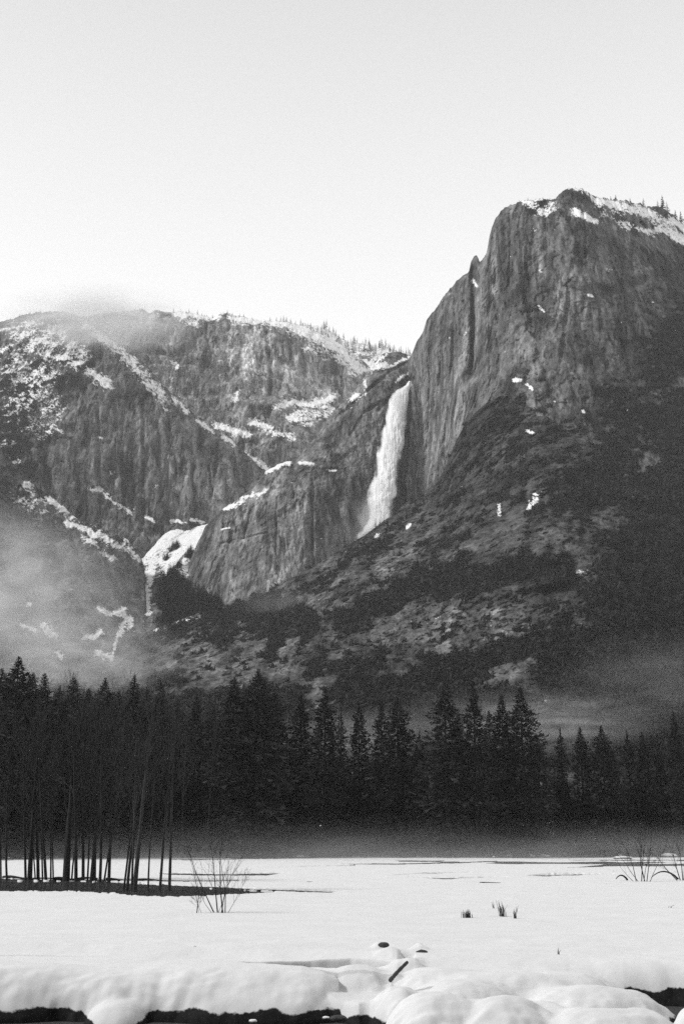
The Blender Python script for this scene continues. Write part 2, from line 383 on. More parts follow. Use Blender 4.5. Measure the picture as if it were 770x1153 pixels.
# the left mountain: its lower wall
layer('left', 'mountain', 'dark fluted granite wall with snow patches and cloud on its summit', -70, 345,
      [(-70, 378), (0, 362), (10, 360), (28, 354), (40, 352), (62, 350), (80, 352), (98, 360), (112, 372), (128, 384), (145, 396), (165, 411), (180, 428), (195, 444), (210, 458),
       (225, 472), (242, 482), (260, 492), (275, 508), (290, 524), (305, 535), (345, 560)],
      [(-70, 690), (345, 690)],
      [(-60, 375, 2000), (0, 362, 1990), (60, 350, 2030), (112, 372, 1960), (165, 411, 1900), (225, 472, 1860), (305, 535, 1850), (60, 430, 1850), (0, 500, 1740), (0, 430, 1860),
       (150, 600, 1720), (230, 605, 1730), (150, 480, 1800), (230, 520, 1800), (300, 600, 1780), (0, 620, 1650), (100, 560, 1740), (-60, 600, 1680)],
      tone=0.158, flute=17, ledge=0.35, round_=22, rimsnow=0.0,
      snow_strokes=[([(70, 404), (95, 412), (120, 432)], 6, 1.15), ([(55, 395), (72, 385), (90, 398)], 12, 0.8), ([(30, 375), (55, 378), (80, 395)], 16, 0.72), ([(98, 368), (112, 378), (128, 390)], 5, 1.0),
                    ([(125, 382), (145, 402), (163, 425), (172, 440)], 7, 0.66), ([(163, 420), (176, 434), (186, 452)], 4, .78), ([(195, 448), (212, 464)], 3.2, .8), ([(222, 474), (240, 486)], 3.2, .95), ([(250, 490), (262, 500)], 2.6, .85),
                    ([(15, 420), (30, 440), (20, 470)], 18, 0.7), ([(40, 430), (60, 460), (50, 480)], 16, 0.55), ([(10, 500), (15, 530)], 12, 0.62), ([(22, 410), (60, 425)], 14, .66),
                    ([(25, 378), (42, 376), (36, 392)], 8, 0.8), ([(182, 450), (188, 462)], 4, 0.8), ([(63, 483), (70, 486)], 2, 1.2), ([(112, 492), (115, 493)], 2, 1.2),
                    ([(103, 550), (115, 552)], 3, 1.3), ([(118, 556), (130, 566), (148, 577)], 2.2, 1.3), ([(165, 582), (174, 587)], 2.2, 1.2), ([(195, 586), (205, 588)], 2.4, 1.2), ([(215, 585), (228, 588)], 2.2, 1.2),
                    ([(0, 395), (12, 390)], 3, 1.1), ([(0, 372), (30, 366)], 2, .9)],
      grooves=[([(110, 430), (112, 580)], 8, 2), ([(160, 440), (162, 590)], 9, 2), ([(190, 460), (188, 585)], 10, 2.2), ([(83, 480), (88, 560)], 10, 3), ([(215, 490), (218, 580)], 7, 2), ([(236, 525), (238, 565)], 10, 1.6),
               ([(137, 470), (140, 570)], 8, 2), ([(40, 460), (60, 560)], 14, 5), ([(260, 510), (275, 575)], 8, 3)],
      tones=[([(20, 450), (20, 560)], 40, 0.62), ([(90, 450), (80, 420)], 22, 0.75), ([(114, 505), (114, 525)], 2.5, 2.0), ([(128, 540), (132, 550)], 4, 1.6), ([(100, 540), (106, 545)], 4, 1.5), ([(245, 550), (248, 560)], 4, 1.6),
             ([(220, 530), (260, 570)], 30, 1.15), ([(112, 455), (114, 462)], 3, 1.7), ([(160, 590), (220, 590)], 10, 0.7)],
      brush=[([(10, 440), (20, 540)], 32, 0.52), ([(50, 420), (90, 420)], 28, 0.42)])
# gully under the lower wall
layer('gully', 'terrain', 'snow gully with dark forest between two granite buttresses', 130, 300,
      [(130, 640), (150, 634), (162, 628), (172, 616), (182, 604), (190, 598), (200, 596), (212, 596), (222, 593), (235, 590), (300, 590)],
      [(130, 730), (300, 730)],
      [(162, 628, 1660), (232, 592, 1740), (200, 598, 1730), (200, 720, 1270), (150, 720, 1280), (260, 720, 1300), (200, 660, 1490), (240, 650, 1560), (290, 600, 1740)],
      slope=True, flute=6, rough=0.6, snow_strokes=[([(175, 610), (232, 600)], 24, 1.5), ([(176, 618), (171, 634), (169, 650)], 5, 1.4), ([(169, 655), (166, 672), (166, 690)], 3, 1.2), ([(188, 640), (200, 625), (215, 615), (205, 640)], 9, 1.1),
                                                     ([(215, 690), (235, 694)], 4, .8)],
      tone=0.12, round_=10, brush=[([(194, 664), (197, 688), (232, 684)], 16, 1.3), ([(203, 640), (192, 650)], 6, 0.7), ([(198, 616), (188, 630)], 5, .6), ([(214, 620), (216, 645)], 5, .62)])
# middle buttress, the waterfall runs down its right side
layer('middle', 'mountain', 'grey granite buttress left of the waterfall', 198, 500,
      [(198, 680), (205, 655), (209, 645), (213, 636), (222, 612), (232, 592), (245, 578), (265, 564), (285, 549), (300, 530), (318, 521), (333, 519), (345, 503), (358, 488), (371, 468),
       (392, 448), (403, 434), (413, 421), (419, 416), (425, 404), (430, 399), (436, 397), (450, 396), (463, 401), (475, 402), (500, 404)],
      [(198, 740), (500, 740)],
      [(210, 660, 1505), (232, 600, 1540), (265, 590, 1500), (300, 540, 1520), (260, 690, 1400), (340, 690, 1400), (345, 535, 1500), (345, 505, 1580), (400, 530, 1530), (440, 430, 1640),
       (460, 405, 1730), (430, 600, 1510), (400, 460, 1620), (500, 400, 1760), (480, 600, 1590), (350, 620, 1440), (300, 620, 1430)],
      tone=0.172, flute=8, rough=0.8, ledge=0.25, round_=26,
      snow_strokes=[([(235, 578), (262, 568), (285, 556)], 1.8, 1.2), ([(300, 531), (318, 522), (326, 521)], 2.2, 1.4), ([(338, 521), (352, 522)], 1.8, 1.4), ([(368, 529), (378, 529)], 1.5, 1.3),
                    ([(250, 596), (258, 594)], 1.3, 1.2), ([(262, 570), (300, 552)], 2.5, .8),
                    ([(396, 449), (402, 446)], 3, 1.4), ([(425, 413), (434, 411)], 3, 1.4), ([(440, 412), (452, 406), (463, 402)], 1.6, 1.4), ([(418, 418), (426, 404), (436, 398)], 1.6, 1.0), ([(447, 428), (458, 421)], 1.6, 1.3), ([(411, 428), (411, 436), (411, 444)], 1.4, 1.1)],
      grooves=[([(413, 440), (440, 418), (463, 405)], 10, 1.8), ([(371, 478), (400, 452), (424, 432), (440, 424)], 8, 2.0), ([(425, 462), (447, 440), (458, 424)], 12, 2.0), ([(395, 490), (410, 465), (430, 452)], 9, 2),
               ([(333, 525), (390, 526)], -8, 2.0), ([(312, 560), (310, 640)], 7, 1.3), ([(352, 540), (352, 640)], 9, 1.6), ([(262, 600), (250, 650), (246, 680)], 8, 2.5), ([(285, 570), (270, 620)], 6, 2),
               ([(330, 540), (332, 560)], 5, 2), ([(240, 600), (225, 650)], 8, 3), ([(300, 600), (250, 612)], 5, 1.5), ([(460, 430), (456, 520), (448, 590)], 20, 4)],
      tones=[([(330, 622), (345, 630), (310, 650)], 14, 1.7), ([(353, 560), (354, 615)], 2, 1.6), ([(300, 575), (340, 570)], 26, 1.12), ([(215, 640), (240, 595)], 10, 0.72), ([(402, 600), (396, 604)], 8, 1.3),
             ([(375, 560), (410, 560)], 24, 0.8), ([(350, 485), (400, 475)], 20, 0.8), ([(290, 640), (298, 655)], 7, 1.3), ([(440, 500), (420, 590)], 12, 0.75)], ripple=2.0)
# big tower right of the waterfall
layer('tower', 'mountain', 'huge dark granite tower with snowy top right of the waterfall', 452, 850,
      [(452, 412), (463, 400), (466, 392), (470, 384), (475, 375), (480, 361), (486, 352), (492, 345), (497, 336), (505, 326), (515, 316), (528, 304), (530, 295), (534, 287), (537, 288), (540, 294), (543, 291),
       (547, 286), (549, 278), (551, 265), (554, 254), (558, 246), (563, 238), (568, 234), (576, 231), (582, 226), (600, 224), (615, 223), (625, 222), (635, 215), (642, 211), (655, 212), (665, 218), (678, 223),
       (690, 225), (705, 226), (720, 230), (735, 233), (745, 234), (755, 240), (763, 247), (775, 256), (850, 270)],
      [(452, 680), (850, 680)],
      [(455, 400, 1760), (462, 500, 1650), (463, 600, 1600), (480, 400, 1560), (480, 560, 1490), (500, 350, 1500), (500, 500, 1450), (540, 300, 1420), (533, 400, 1400), (560, 240, 1350), (560, 400, 1290), (600, 230, 1310),
       (600, 400, 1215), (650, 215, 1290), (650, 400, 1170), (700, 235, 1330), (700, 400, 1160), (770, 255, 1420), (770, 350, 1230), (770, 500, 1060), (600, 500, 1130), (560, 480, 1190), (650, 600, 990),
       (850, 260, 1480), (850, 500, 1050), (500, 640, 1390), (700, 300, 1240), (640, 300, 1235)],
      tone=0.124, flute=12, ledge=0.3, jit=2.6, round_=16, rough=1.0,
      snow_strokes=[([(590, 226), (600, 236), (612, 240), (622, 232)], 5, 0.85), ([(585, 225), (620, 223)], 2, 1.1), ([(642, 211), (655, 213), (668, 220)], 2.6, 1.0), ([(645, 238), (660, 245), (671, 249)], 4, 1.3), ([(672, 226), (690, 230), (715, 236)], 6, 1.0),
                    ([(680, 240), (700, 240)], 6, 0.6), ([(716, 236), (730, 240), (745, 252), (770, 272)], 6, 1.0), ([(720, 258), (735, 262), (742, 256), (760, 268), (775, 274)], 3.5, 1.2), ([(695, 250), (710, 256)], 4, 0.85), ([(755, 248), (790, 262)], 6, 1.0),
                    ([(578, 428), (584, 427)], 2.2, 1.6), ([(593, 433), (598, 437)], 1.6, 1.5), ([(663, 333), (666, 333)], 1.8, 1.5), ([(605, 345), (612, 350)], 1.5, 1.2), ([(563, 455), (568, 465)], 1.3, 1.4), ([(635, 500), (637, 501)], 2.2, 1.6),
                    ([(707, 461), (711, 459)], 1.8, 1.5), ([(656, 463), (657, 464)], 1.6, 1.4), ([(624, 452), (624, 452)], 1.4, 1.3), ([(709, 483), (710, 483)], 1.2, 1.4), ([(734, 340), (734, 340)], 1.4, 1.2), ([(532, 315), (536, 322)], 2, 1.1), ([(607, 304), (608, 306)], 1.6, 1.2)],
      grooves=[([(531, 303), (533, 350), (531, 420)], 26, 2.8), ([(487, 352), (484, 420), (478, 560)], 8, 2), ([(500, 340), (494, 440), (490, 530)], 8, 2.2), ([(513, 330), (508, 430), (500, 500)], 9, 2.2), ([(545, 300), (545, 440)], -10, 6),
               ([(556, 260), (562, 420)], 7, 2.5), ([(592, 297), (594, 315)], 10, 1.5), ([(655, 240), (659, 265), (658, 290)], 9, 1.6), ([(697, 290), (700, 310)], 8, 1.6), ([(590, 330), (602, 380), (620, 440)], 9, 3), ([(520, 500), (540, 470), (552, 452)], 8, 2),
               ([(640, 330), (630, 420)], 8, 3), ([(575, 240), (572, 330)], 6, 2.5), ([(612, 230), (615, 300)], 6, 2.5), ([(463, 420), (460, 520), (456, 600)], 30, 5), ([(720, 250), (735, 262)], 14, 3), ([(680, 330), (770, 300)], 10, 5)],
      tones=[([(480, 360), (475, 560)], 14, 1.25), ([(500, 400), (488, 530)], 17, 1.5), ([(545, 330), (520, 440), (505, 500)], 12, 1.5), ([(532, 300), (531, 410)], 4, 0.45), ([(555, 260), (548, 380)], 8, 1.25), ([(600, 400), (640, 450)], 24, 1.2),
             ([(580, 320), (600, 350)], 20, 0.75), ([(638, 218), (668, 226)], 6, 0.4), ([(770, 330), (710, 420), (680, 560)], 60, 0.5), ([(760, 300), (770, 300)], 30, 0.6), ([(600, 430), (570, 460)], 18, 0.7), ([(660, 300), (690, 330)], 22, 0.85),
             ([(660, 400), (668, 430)], 10, 1.35)],
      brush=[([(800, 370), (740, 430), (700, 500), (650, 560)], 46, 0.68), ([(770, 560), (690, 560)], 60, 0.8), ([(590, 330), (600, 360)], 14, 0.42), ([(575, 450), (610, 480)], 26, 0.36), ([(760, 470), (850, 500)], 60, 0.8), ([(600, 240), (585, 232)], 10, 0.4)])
# left front spur
layer('spur', 'mountain', 'smooth granite spur with snowy ledges rising out of the mist', -90, 165,
      [(-90, 440), (-40, 475), (0, 506), (15, 520), (30, 536), (45, 548), (60, 560), (75, 573), (90, 586), (105, 592), (120, 597), (135, 604), (150, 613), (158, 625), (163, 640), (166, 700)],
      [(-90, 830), (166, 830)],
      [(-80, 445, 1520), (0, 505, 1500), (60, 562, 1480), (120, 598, 1465), (163, 632, 1460), (100, 680, 1270), (0, 650, 1230), (160, 700, 1330), (0, 780, 900), (150, 790, 930), (-80, 700, 1050), (60, 620, 1370), (172, 660, 1450)],
      tone=0.12, flute=12, ledge=0.15, rough=0.8, jit=3.0, round_=8,
      snow_strokes=[([(58, 561), (66, 568), (82, 578), (108, 586)], 5, 1.5), ([(68, 570), (75, 562), (96, 570)], 4, 1.2), ([(76, 588), (92, 594), (108, 604)], 3.2, 1.4), ([(112, 602), (125, 610), (136, 616)], 4, 0.95), ([(128, 594), (145, 606), (163, 620)], 3, 1.5), ([(110, 617), (120, 625), (130, 630)], 2, 1.4),
                    ([(93, 605), (108, 612)], 3, .9), ([(30, 545), (38, 556)], 4, 1.0), ([(50, 540), (62, 550)], 3, 1.2), ([(20, 555), (45, 575)], 12, 0.45), ([(140, 612), (158, 630)], 4, .8),
                    ([(112, 684), (122, 692), (134, 688), (140, 685)], 2.2, 1.5), ([(138, 688), (143, 696), (147, 705)], 4, 1.15), ([(140, 700), (136, 714)], 3, 1.15), ([(133, 712), (128, 735)], 1.3, 1.2), ([(50, 705), (58, 715)], 4, 1.3), ([(24, 703), (40, 710)], 1.8, 1.3), ([(32, 680), (34, 680)], 2, 1.3),
                    ([(96, 717), (105, 716), (112, 712)], 3, 1.4), ([(110, 735), (125, 740)], 4, 0.85), ([(65, 735), (70, 740)], 3, 0.8)],
      grooves=[([(82, 605), (90, 640), (98, 655)], 12, 2.5), ([(115, 620), (125, 650), (138, 675)], 14, 3), ([(98, 655), (108, 680)], 8, 2), ([(60, 590), (66, 640)], 8, 3), ([(135, 640), (145, 670)], 8, 2), ([(35, 590), (40, 640)], 9, 4)],
      tones=[([(85, 630), (95, 650)], 4, 0.6), ([(118, 640), (136, 672)], 5, 0.6), ([(0, 560), (20, 610)], 30, 0.7), ([(95, 675), (130, 685)], 14, 1.2)],
      brush=[([(0, 530), (35, 570), (50, 600)], 26, 0.5), ([(155, 650), (155, 690)], 6, 0.4)])
# front slope
layer('slope', 'mountain', 'dark brushy talus slope and cliff bands below the tower', -110, 850,
      [(-110, 790), (60, 784), (110, 764), (140, 742), (152, 726), (165, 712), (200, 699), (225, 690), (240, 690), (262, 676), (300, 667), (320, 655), (350, 640), (380, 621), (408, 604), (440, 581), (458, 566), (475, 555), (490, 545), (500, 528), (507, 511),
       (514, 494), (522, 480), (533, 467), (545, 456), (562, 446), (600, 440), (640, 470), (680, 510), (720, 530), (770, 545), (850, 560)],
      [(-110, 925), (850, 925)],
      [(-100, 790, 780), (60, 784, 800), (140, 735, 1130), (240, 690, 1240), (300, 668, 1290), (408, 604, 1380), (458, 566, 1410), (490, 546, 1380), (520, 484, 1280), (562, 446, 1215), (600, 440, 1190), (660, 495, 1090), (770, 545, 1050), (850, 560, 1040),
       (-100, 925, 380), (140, 925, 400), (385, 925, 380), (600, 925, 370), (850, 925, 360), (300, 770, 790), (200, 770, 820), (420, 700, 960), (540, 660, 900), (540, 770, 690), (560, 600, 1010), (700, 650, 790), (700, 780, 590), (450, 790, 640), (620, 560, 990), (620, 640, 850), (400, 640, 1180)],
      slope=True, flute=14, tone=0.074, round_=8, rough=1.0, jit=1.0,
      snow_strokes=[([(458, 594), (461, 591)], 1.6, 1.5), ([(417, 618), (417, 618)], 1.6, 1.5), ([(423, 603), (427, 602)], 1.3, 1.3), ([(562, 566), (562, 580)], 1.8, 1.3), ([(600, 556), (604, 560), (594, 573)], 2, 1.3), ([(603, 558), (612, 554)], 1.5, 1.4), ([(702, 618), (703, 619)], 1.6, 1.4),
                    ([(481, 763), (482, 764)], 2.2, 1.6), ([(510, 632), (513, 633)], 1.2, 1.2), ([(176, 709), (186, 710)], 2, 1.5), ([(200, 702), (225, 696), (235, 690)], 3.5, 0.9), ([(750, 558), (755, 563)], 1.6, 1.2), ([(592, 502), (593, 503)], 1.6, 1.3), ([(592, 485), (600, 488)], 1.3, 1.1)],
      grooves=[([(520, 484), (560, 560), (580, 600)], 10, 5), ([(510, 690), (505, 740)], -16, 6), ([(310, 700), (300, 760)], 18, 5), ([(590, 540), (600, 640)], 12, 5), ([(500, 680), (640, 650)], -20, 8), ([(500, 712), (640, 700)], 16, 9), ([(340, 720), (325, 770)], 8, 3), ([(165, 730), (230, 705)], 7, 2.5), ([(170, 742), (250, 715)], -6, 3)],
      tones=[([(495, 545), (515, 500), (545, 465), (580, 455)], 22, 0.6), ([(200, 740), (250, 730), (290, 720)], 30, 1.75), ([(250, 750), (280, 770)], 18, 1.4), ([(310, 720), (320, 750), (340, 710)], 14, 1.7), ([(514, 690), (510, 705)], 7, 2.8), ([(560, 690), (566, 708)], 7, 2.2), ([(450, 650), (470, 600)], 40, 1.15), ([(470, 720), (490, 740)], 22, 1.35),
             ([(590, 740), (580, 760)], 12, 1.5), ([(540, 760), (570, 770)], 10, 1.3), ([(596, 640), (612, 590), (640, 600)], 12, 1.7), ([(500, 720), (530, 745), (560, 720)], 14, 1.5), ([(380, 655), (350, 690)], 9, 1.7), ([(460, 620), (430, 640)], 10, 1.5), ([(520, 600), (560, 620)], 12, 1.4), ([(430, 640), (410, 650)], 14, 1.4), ([(650, 600), (680, 615)], 20, 1.3), ([(790, 700), (700, 760)], 60, 0.6), ([(600, 700), (570, 720)], 25, 1.2)],
      brush=[([(240, 705), (270, 695), (330, 700)], 22, 0.75), ([(310, 680), (345, 700)], 20, 0.95), ([(312, 720), (305, 740)], 9, 0.8), ([(350, 660), (390, 640), (440, 605)], 14, 0.62), ([(390, 700), (480, 655), (560, 650), (630, 640)], 20, 0.85), ([(440, 560), (520, 600)], 60, 0.36),
             ([(640, 560), (700, 520), (760, 560)], 34, 0.85), ([(760, 600), (720, 680), (700, 760)], 62, 1.1), ([(850, 600), (800, 760)], 90, 1.2), ([(640, 720), (620, 770)], 34, 0.8), ([(480, 765), (560, 735), (610, 730)], 16, 0.85), ([(400, 780), (600, 800)], 30, 0.75), ([(360, 760), (420, 745)], 20, 0.62),
             ([(540, 480), (600, 520), (560, 540)], 40, 0.5), ([(340, 790), (200, 800), (100, 800)], 22, 0.8), ([(170, 760), (200, 770)], 14, 0.55), ([(-60, 840), (850, 840)], 45, 1.1), ([(180, 715), (230, 702)], 10, 0.6)])

# ---------------------------------------------------------------- waterfall
def wall_y(px, py):
    ys = []
    for k in ('middle', 'tower'):
        L = LAY[k]; m = (np.abs(L['PX'] - px) < 5) & (np.abs(L['PY'] - py) < 6)
        if m.any(): ys.append(L['P'][..., 1][m].min())
    return min(ys) if ys else 1500
def waterfall():
    pts = [(429, 461.5, 462.5), (434, 457.5, 461.5), (437, 451, 460.5), (440, 446, 460), (446, 441, 459), (452, 438, 458), (460, 436.5, 456.5), (470, 434.5, 455.5), (480, 433, 455), (490, 431, 455), (500, 428, 455), (508, 426, 453),
           (515, 424, 451.5), (523, 424, 450), (530, 424, 449), (540, 420.5, 447.5), (550, 417, 446), (558, 415, 445), (566, 415.5, 444), (574, 417, 441), (582, 418, 438), (590, 415, 431), (597, 409, 422), (604, 405, 412), (612, 402, 408)]
    ys = np.arange(429, 612, 0.7); k = 46
    l = np.interp(ys, [p[0] for p in pts], [p[1] for p in pts]); r = np.interp(ys, [p[0] for p in pts], [p[2] for p in pts])
    V = []; D = []
    for side in (0, 1):
        u = np.linspace(0, 1, k)[None]; U = np.repeat(u, len(ys), 0); YY = np.repeat(ys[:, None], k, 1)
        frac = (YY - 429) / 180
        wob = (1.2 + 3.0 * frac) * fbm(U * 0 + (side * 0 + 1), YY / 16, U * 0, 3) * 1.2
        wl = (l[:, None] - 1.5 - 2.5 * frac + wob) ; wr = r[:, None] + 1.5 + 2.5 * frac + wob
        PX = wl + (wr - wl) * U
        kn = np.linspace(431, 612, 16); wy_ = []
        for q in kn:
            lq, rq = np.interp(q, ys, l), np.interp(q, ys, r)
            wy_.append(min(wall_y(lq + 1, q), wall_y((lq + rq) / 2, q), wall_y(rq - 2, q)))
        wy_ = np.minimum(np.array(wy_), np.convolve(np.pad(wy_, 1, mode='edge'), np.ones(3) / 3, 'valid'))
        base = np.interp(ys, kn, wy_ - 6)[:, None]
        th = 11 + 22 * frac
        bulge = np.sqrt(np.clip(1 - (2 * U - 1) ** 2, 0, 1)) * th
        streak = 1.6 * ridged(PX / 3.0, YY / 30, U * 0 + side, 3) + 3.2 * fbm(PX / 7, YY / 9, U * 0 + 4, 4, 0.6)
        Yd = base + (-bulge - streak * (0.3 + bulge / 20) if side == 0 else bulge * 0.5)
        a, b = bearing(PX, YY)
        V.append(np.stack([a * Yd, Yd, H + b * Yd], -1).reshape(-1, 3))
        core = np.clip(1 - np.abs(2 * U - 1), 0, 1) ** 0.8
        n = fbm(PX / 5, YY / 26, U * 0 + 9, 4, 0.6) + 0.4 * fbm(PX / 14, YY / 12, U * 0, 3)
        # the right flank thins into single threads lower down
        thin = 0.55 * sstep(0.66, 0.95, U) * sstep(0.25, 0.5, frac)
        dn = sstep(0.05, 1.25, core * 2.0 + 1.3 * n - thin + 0.1) * (1 - .75 * sstep(.86, 1.0, frac))
        D.append(dn.ravel())
    f = grid_faces(len(ys), k); n0 = len(V[0])
    ff = np.concatenate([f, f[:, ::-1] + n0])
    m, nt, out = new_mat('falling_water')
    d = nd(nt, 'ShaderNodeBsdfDiffuse'); d.inputs['Color'].default_value = (0.95, 0.95, 0.95, 1)
    t = nd(nt, 'ShaderNodeBsdfTransparent'); mx = nd(nt, 'ShaderNodeMixShader')
    nt.links.new(attr(nt, 'veil'), mx.inputs[0]); nt.links.new(t.outputs[0], mx.inputs[1]); nt.links.new(d.outputs[0], mx.inputs[2])
    nt.links.new(mx.outputs[0], out.inputs['Surface'])
    o = raw_mesh('waterfall', np.concatenate(V), ff, m, attrs={'veil': np.concatenate(D)})
    tag(o, 'tall white waterfall plunging beside the granite tower', 'waterfall')
waterfall()

# ---------------------------------------------------------------- small trees on the mountains
def small_conifer(rs, n=90, spread=0.2, tri=0.09):
    V = []; 
    for i in range(n):
        h = 0.1 + 0.9 * (i / n) ** 0.9
        r = spread * (1.03 - h) ** 0.85 * rs.uniform(0.4, 1.1)
        a = rs.uniform(0, 6.283); c = np.array([r * math.cos(a), r * math.sin(a), h])
        s = tri * (1.15 - h) * rs.uniform(0.6, 1.3)
        out_ = np.array([math.cos(a), math.sin(a), -0.25])
        side = np.array([-math.sin(a), math.cos(a), 0])
        V += [c - out_ * s * 0.6 + side * s * 0.5, c - out_ * s * 0.6 - side * s * 0.5 + np.array([0, 0, rs.uniform(-.3, .3) * s]), c + out_ * s * 0.8]
    return np.array(V)
def tube(pts, rad, k=5):
    V = []; Fc = []
    for i, (p, r) in enumerate(zip(pts, rad)):
        p = np.array(p, float)
        q = np.array(pts[min(i + 1, len(pts) - 1)], float) - np.array(pts[max(i - 1, 0)], float)
        q /= np.linalg.norm(q) + 1e-9
        a = np.cross(q, [0.3, 0.9, 0.1]); a /= np.linalg.norm(a) + 1e-9; b = np.cross(q, a)
        for j in range(k):
            t = 6.2832 * j / k; V.append(p + r * (math.cos(t) * a + math.sin(t) * b))
    for i in range(len(pts) - 1):
        for j in range(k):
            Fc.append([i * k + j, i * k + (j + 1) % k, (i + 1) * k + (j + 1) % k, (i + 1) * k + j])
    return np.array(V), np.array(Fc)
def blob(rs, n=44, squash=0.8):
    d = rs.normal(size=(n, 3)); d /= np.linalg.norm(d, axis=1)[:, None]; d[:, 2] = np.abs(d[:, 2]) * squash
    c = d * rs.uniform(0.55, 1.0, (n, 1)) * 0.5
    V = []
    for i in range(n):
        o = rs.normal(size=(3, 3)) * 0.17
        V += [c[i] + o[0], c[i] + o[1], c[i] + o[2]]
    return np.array(V)
def scatter(name, label, spots, protos, sizes, mat, rs):
    Vs = []
    for p, s in zip(spots, sizes):
        v = protos[rs.randint(len(protos))]
        a = rs.uniform(0, 6.283); c, sn = math.cos(a), math.sin(a)
        R = np.array([[c, -sn, 0], [sn, c, 0], [0, 0, 1]])
        Vs.append(v @ R.T * np.array([s[0], s[0], s[1]]) + np.array(p))
    Vs = np.concatenate(Vs); f = np.arange(len(Vs)).reshape(-1, 3)
    o = raw_mesh(name, Vs, f, mat, smooth=False)
    return tag(o, label, kind='stuff')
rsb = np.random.RandomState(21)
oaks = [blob(rsb) for _ in range(7)]
firs = [small_conifer(rsb, 70, rsb.uniform(.16, .24), 0.13) for _ in range(6)]
def pick(key, n, rs, thr=0.5, cond=None):
    L = LAY[key]; w = sstep(thr - .3, thr + .2, L['B']) + (0.04 if key == 'slope' else 0)
    w *= np.linalg.norm(np.gradient(L['P'], axis=0), axis=-1) ** 0.5
    if cond is not None: w *= cond(L)
    idx = rs.choice(w.size, n, p=(w / w.sum()).ravel())
    return L['P'].reshape(-1, 3)[idx]
pos = pick('slope', 17000, rsb, 0.45, lambda L: (L['PY'] < 860) * (L['PX'] > -80))
sc_ = [(s, s * rsb.uniform(.8, 1.5)) for s in rsb.uniform(2.5, 8.5, len(pos)) ]
scatter('brush', 'dark oak brush covering the talus slope and its ledges', pos - np.array([0, 0, 1.0]), oaks, sc_, M_OAK, rsb)
pos = pick('slope', 1300, rsb, 0.45, lambda L: (L['PY'] < 860) * (L['PX'] > 380))
scatter('forest', 'small dark firs scattered over the talus slope', pos - np.array([0, 0, 1.0]), firs, [(s, s) for s in rsb.uniform(8, 17, len(pos))], M_FIR, rsb)
pos = pick('tower', 2600, rsb, 0.45)
scatter('brush', 'dark brush clinging to the shaded right flank of the tower', pos, oaks, [(s, s * 1.1) for s in rsb.uniform(4, 9.5, len(pos))], M_OAK, rsb)
pos = pick('left', 900, rsb, 0.6, lambda L: (L['PY'] < 620) * (L['PX'] < 140))
scatter('brush', 'snow-dusted brush below the summit of the left mountain', pos, oaks, [(s, s * 1.3) for s in rsb.uniform(4, 8, len(pos))], M_OAK, rsb)
pos = pick('gully', 2200, rsb, 0.5, lambda L: (L['PX'] > 172) * (L['PX'] < 262))
scatter('forest', 'dense dark fir forest filling the foot of the snow gully', pos - np.array([0, 0, 1.0]), firs, [(s, s) for s in rsb.uniform(8, 15, len(pos))], M_FIR, rsb)

def mini_tree_proto(i, snowy):
    rs = np.random.RandomState(100 + i)
    v = small_conifer(rs, 120, rs.uniform(.13, .24), 0.085)
    c = raw_mesh('crown', v, np.arange(len(v)).reshape(-1, 3), M_FIRSNOW if snowy else M_FIR, smooth=False)
    tv, tf = tube([(0, 0, -0.08), (0.004, 0, .5), (0, 0, .97)], [.022, .014, .003], 5)
    t = raw_mesh('trunk', tv, tf, M_BARK)
    return [c, t]
first_use = {}
def place(protos, key, loc, rz, s, name, label, cat, group, sxy=1.0):
    root = empty(name, loc, rz, 1.0); root.scale = (s * sxy, s * sxy, s)
    tag(root, label, cat, group)
    for o in protos[key]:
        if key not in first_use: c = o
        else: c = o.copy(); COL.objects.link(c)
        c.parent = root
    first_use[key] = True
    return root
MINI = {i: mini_tree_proto(i, i < 3) for i in range(6)}
rst = random.Random(5)
def rim(key, spots, group, label, snowy, special=None):
    for i, (px, hh) in enumerate(spots):
        p = surf(key, px, dpy=1.0)
        dist = p.y
        lab = (special or {}).get(i, label)
        place(MINI, rst.choice([0, 1, 2] if snowy else [3, 4, 5]), (p.x, p.y + 3, p.z - 1.0), rst.uniform(0, 6.28), hh * dist / F * 1.05, 'conifer', lab, 'tree', group, rst.uniform(.9, 1.5))
rim('tower', [(585, 6), (594, 7), (603, 5), (611, 6), (619, 5), (648, 6)], 'snow-dusted trees on the tower edge', 'tiny snow-dusted conifer on the left edge of the tower top', True)
rim('tower', [(688, 9), (694, 11)], 'pair of small firs on the tower top', 'small dark fir of a touching pair on the tower top', False)
for px_, hh_, lb in [(710, 10, 'lone small fir right of the pair on the tower top'), (725, 15, 'slim snow-dusted fir standing between the lone fir and the tall clump'), (746, 22, 'tallest snow-dusted fir on the right of the tower top'),
                     (751, 17, 'dark fir leaning against the tallest fir on the tower top'), (741, 12, 'short fir just left of the tallest fir on the tower top'), (761, 15, 'narrow fir right of the tall clump on the tower top'), (767, 20, 'fir at the right end of the tower skyline')]:
    p = surf('tower', px_, dpy=1.5)
    place(MINI, rst.choice([0, 3, 4, 5]), (p.x, p.y + 2, p.z - 1.5), rst.uniform(0, 6), hh_ * p.y / F * 1.05, 'conifer', lb, 'tree', 'firs on the tower top', 1.15)
rim('back', [(x_ + rst.uniform(-2, 2), rst.uniform(4, 8)) for x_ in (196, 203, 214, 222, 226, 231, 234, 240, 258, 262, 268, 275, 283, 296, 303)], 'trees on the rim of the back wall', 'tiny pale conifer on the snowy rim of the back wall', True)
rim('back', [(x_, rst.uniform(6, 11)) for x_ in (311, 316, 319, 322, 327, 333, 338, 341, 346, 350, 353, 358, 362)], 'trees on the sloping right end of the back wall', 'small pale conifer on the sloping right shoulder of the back wall', True)
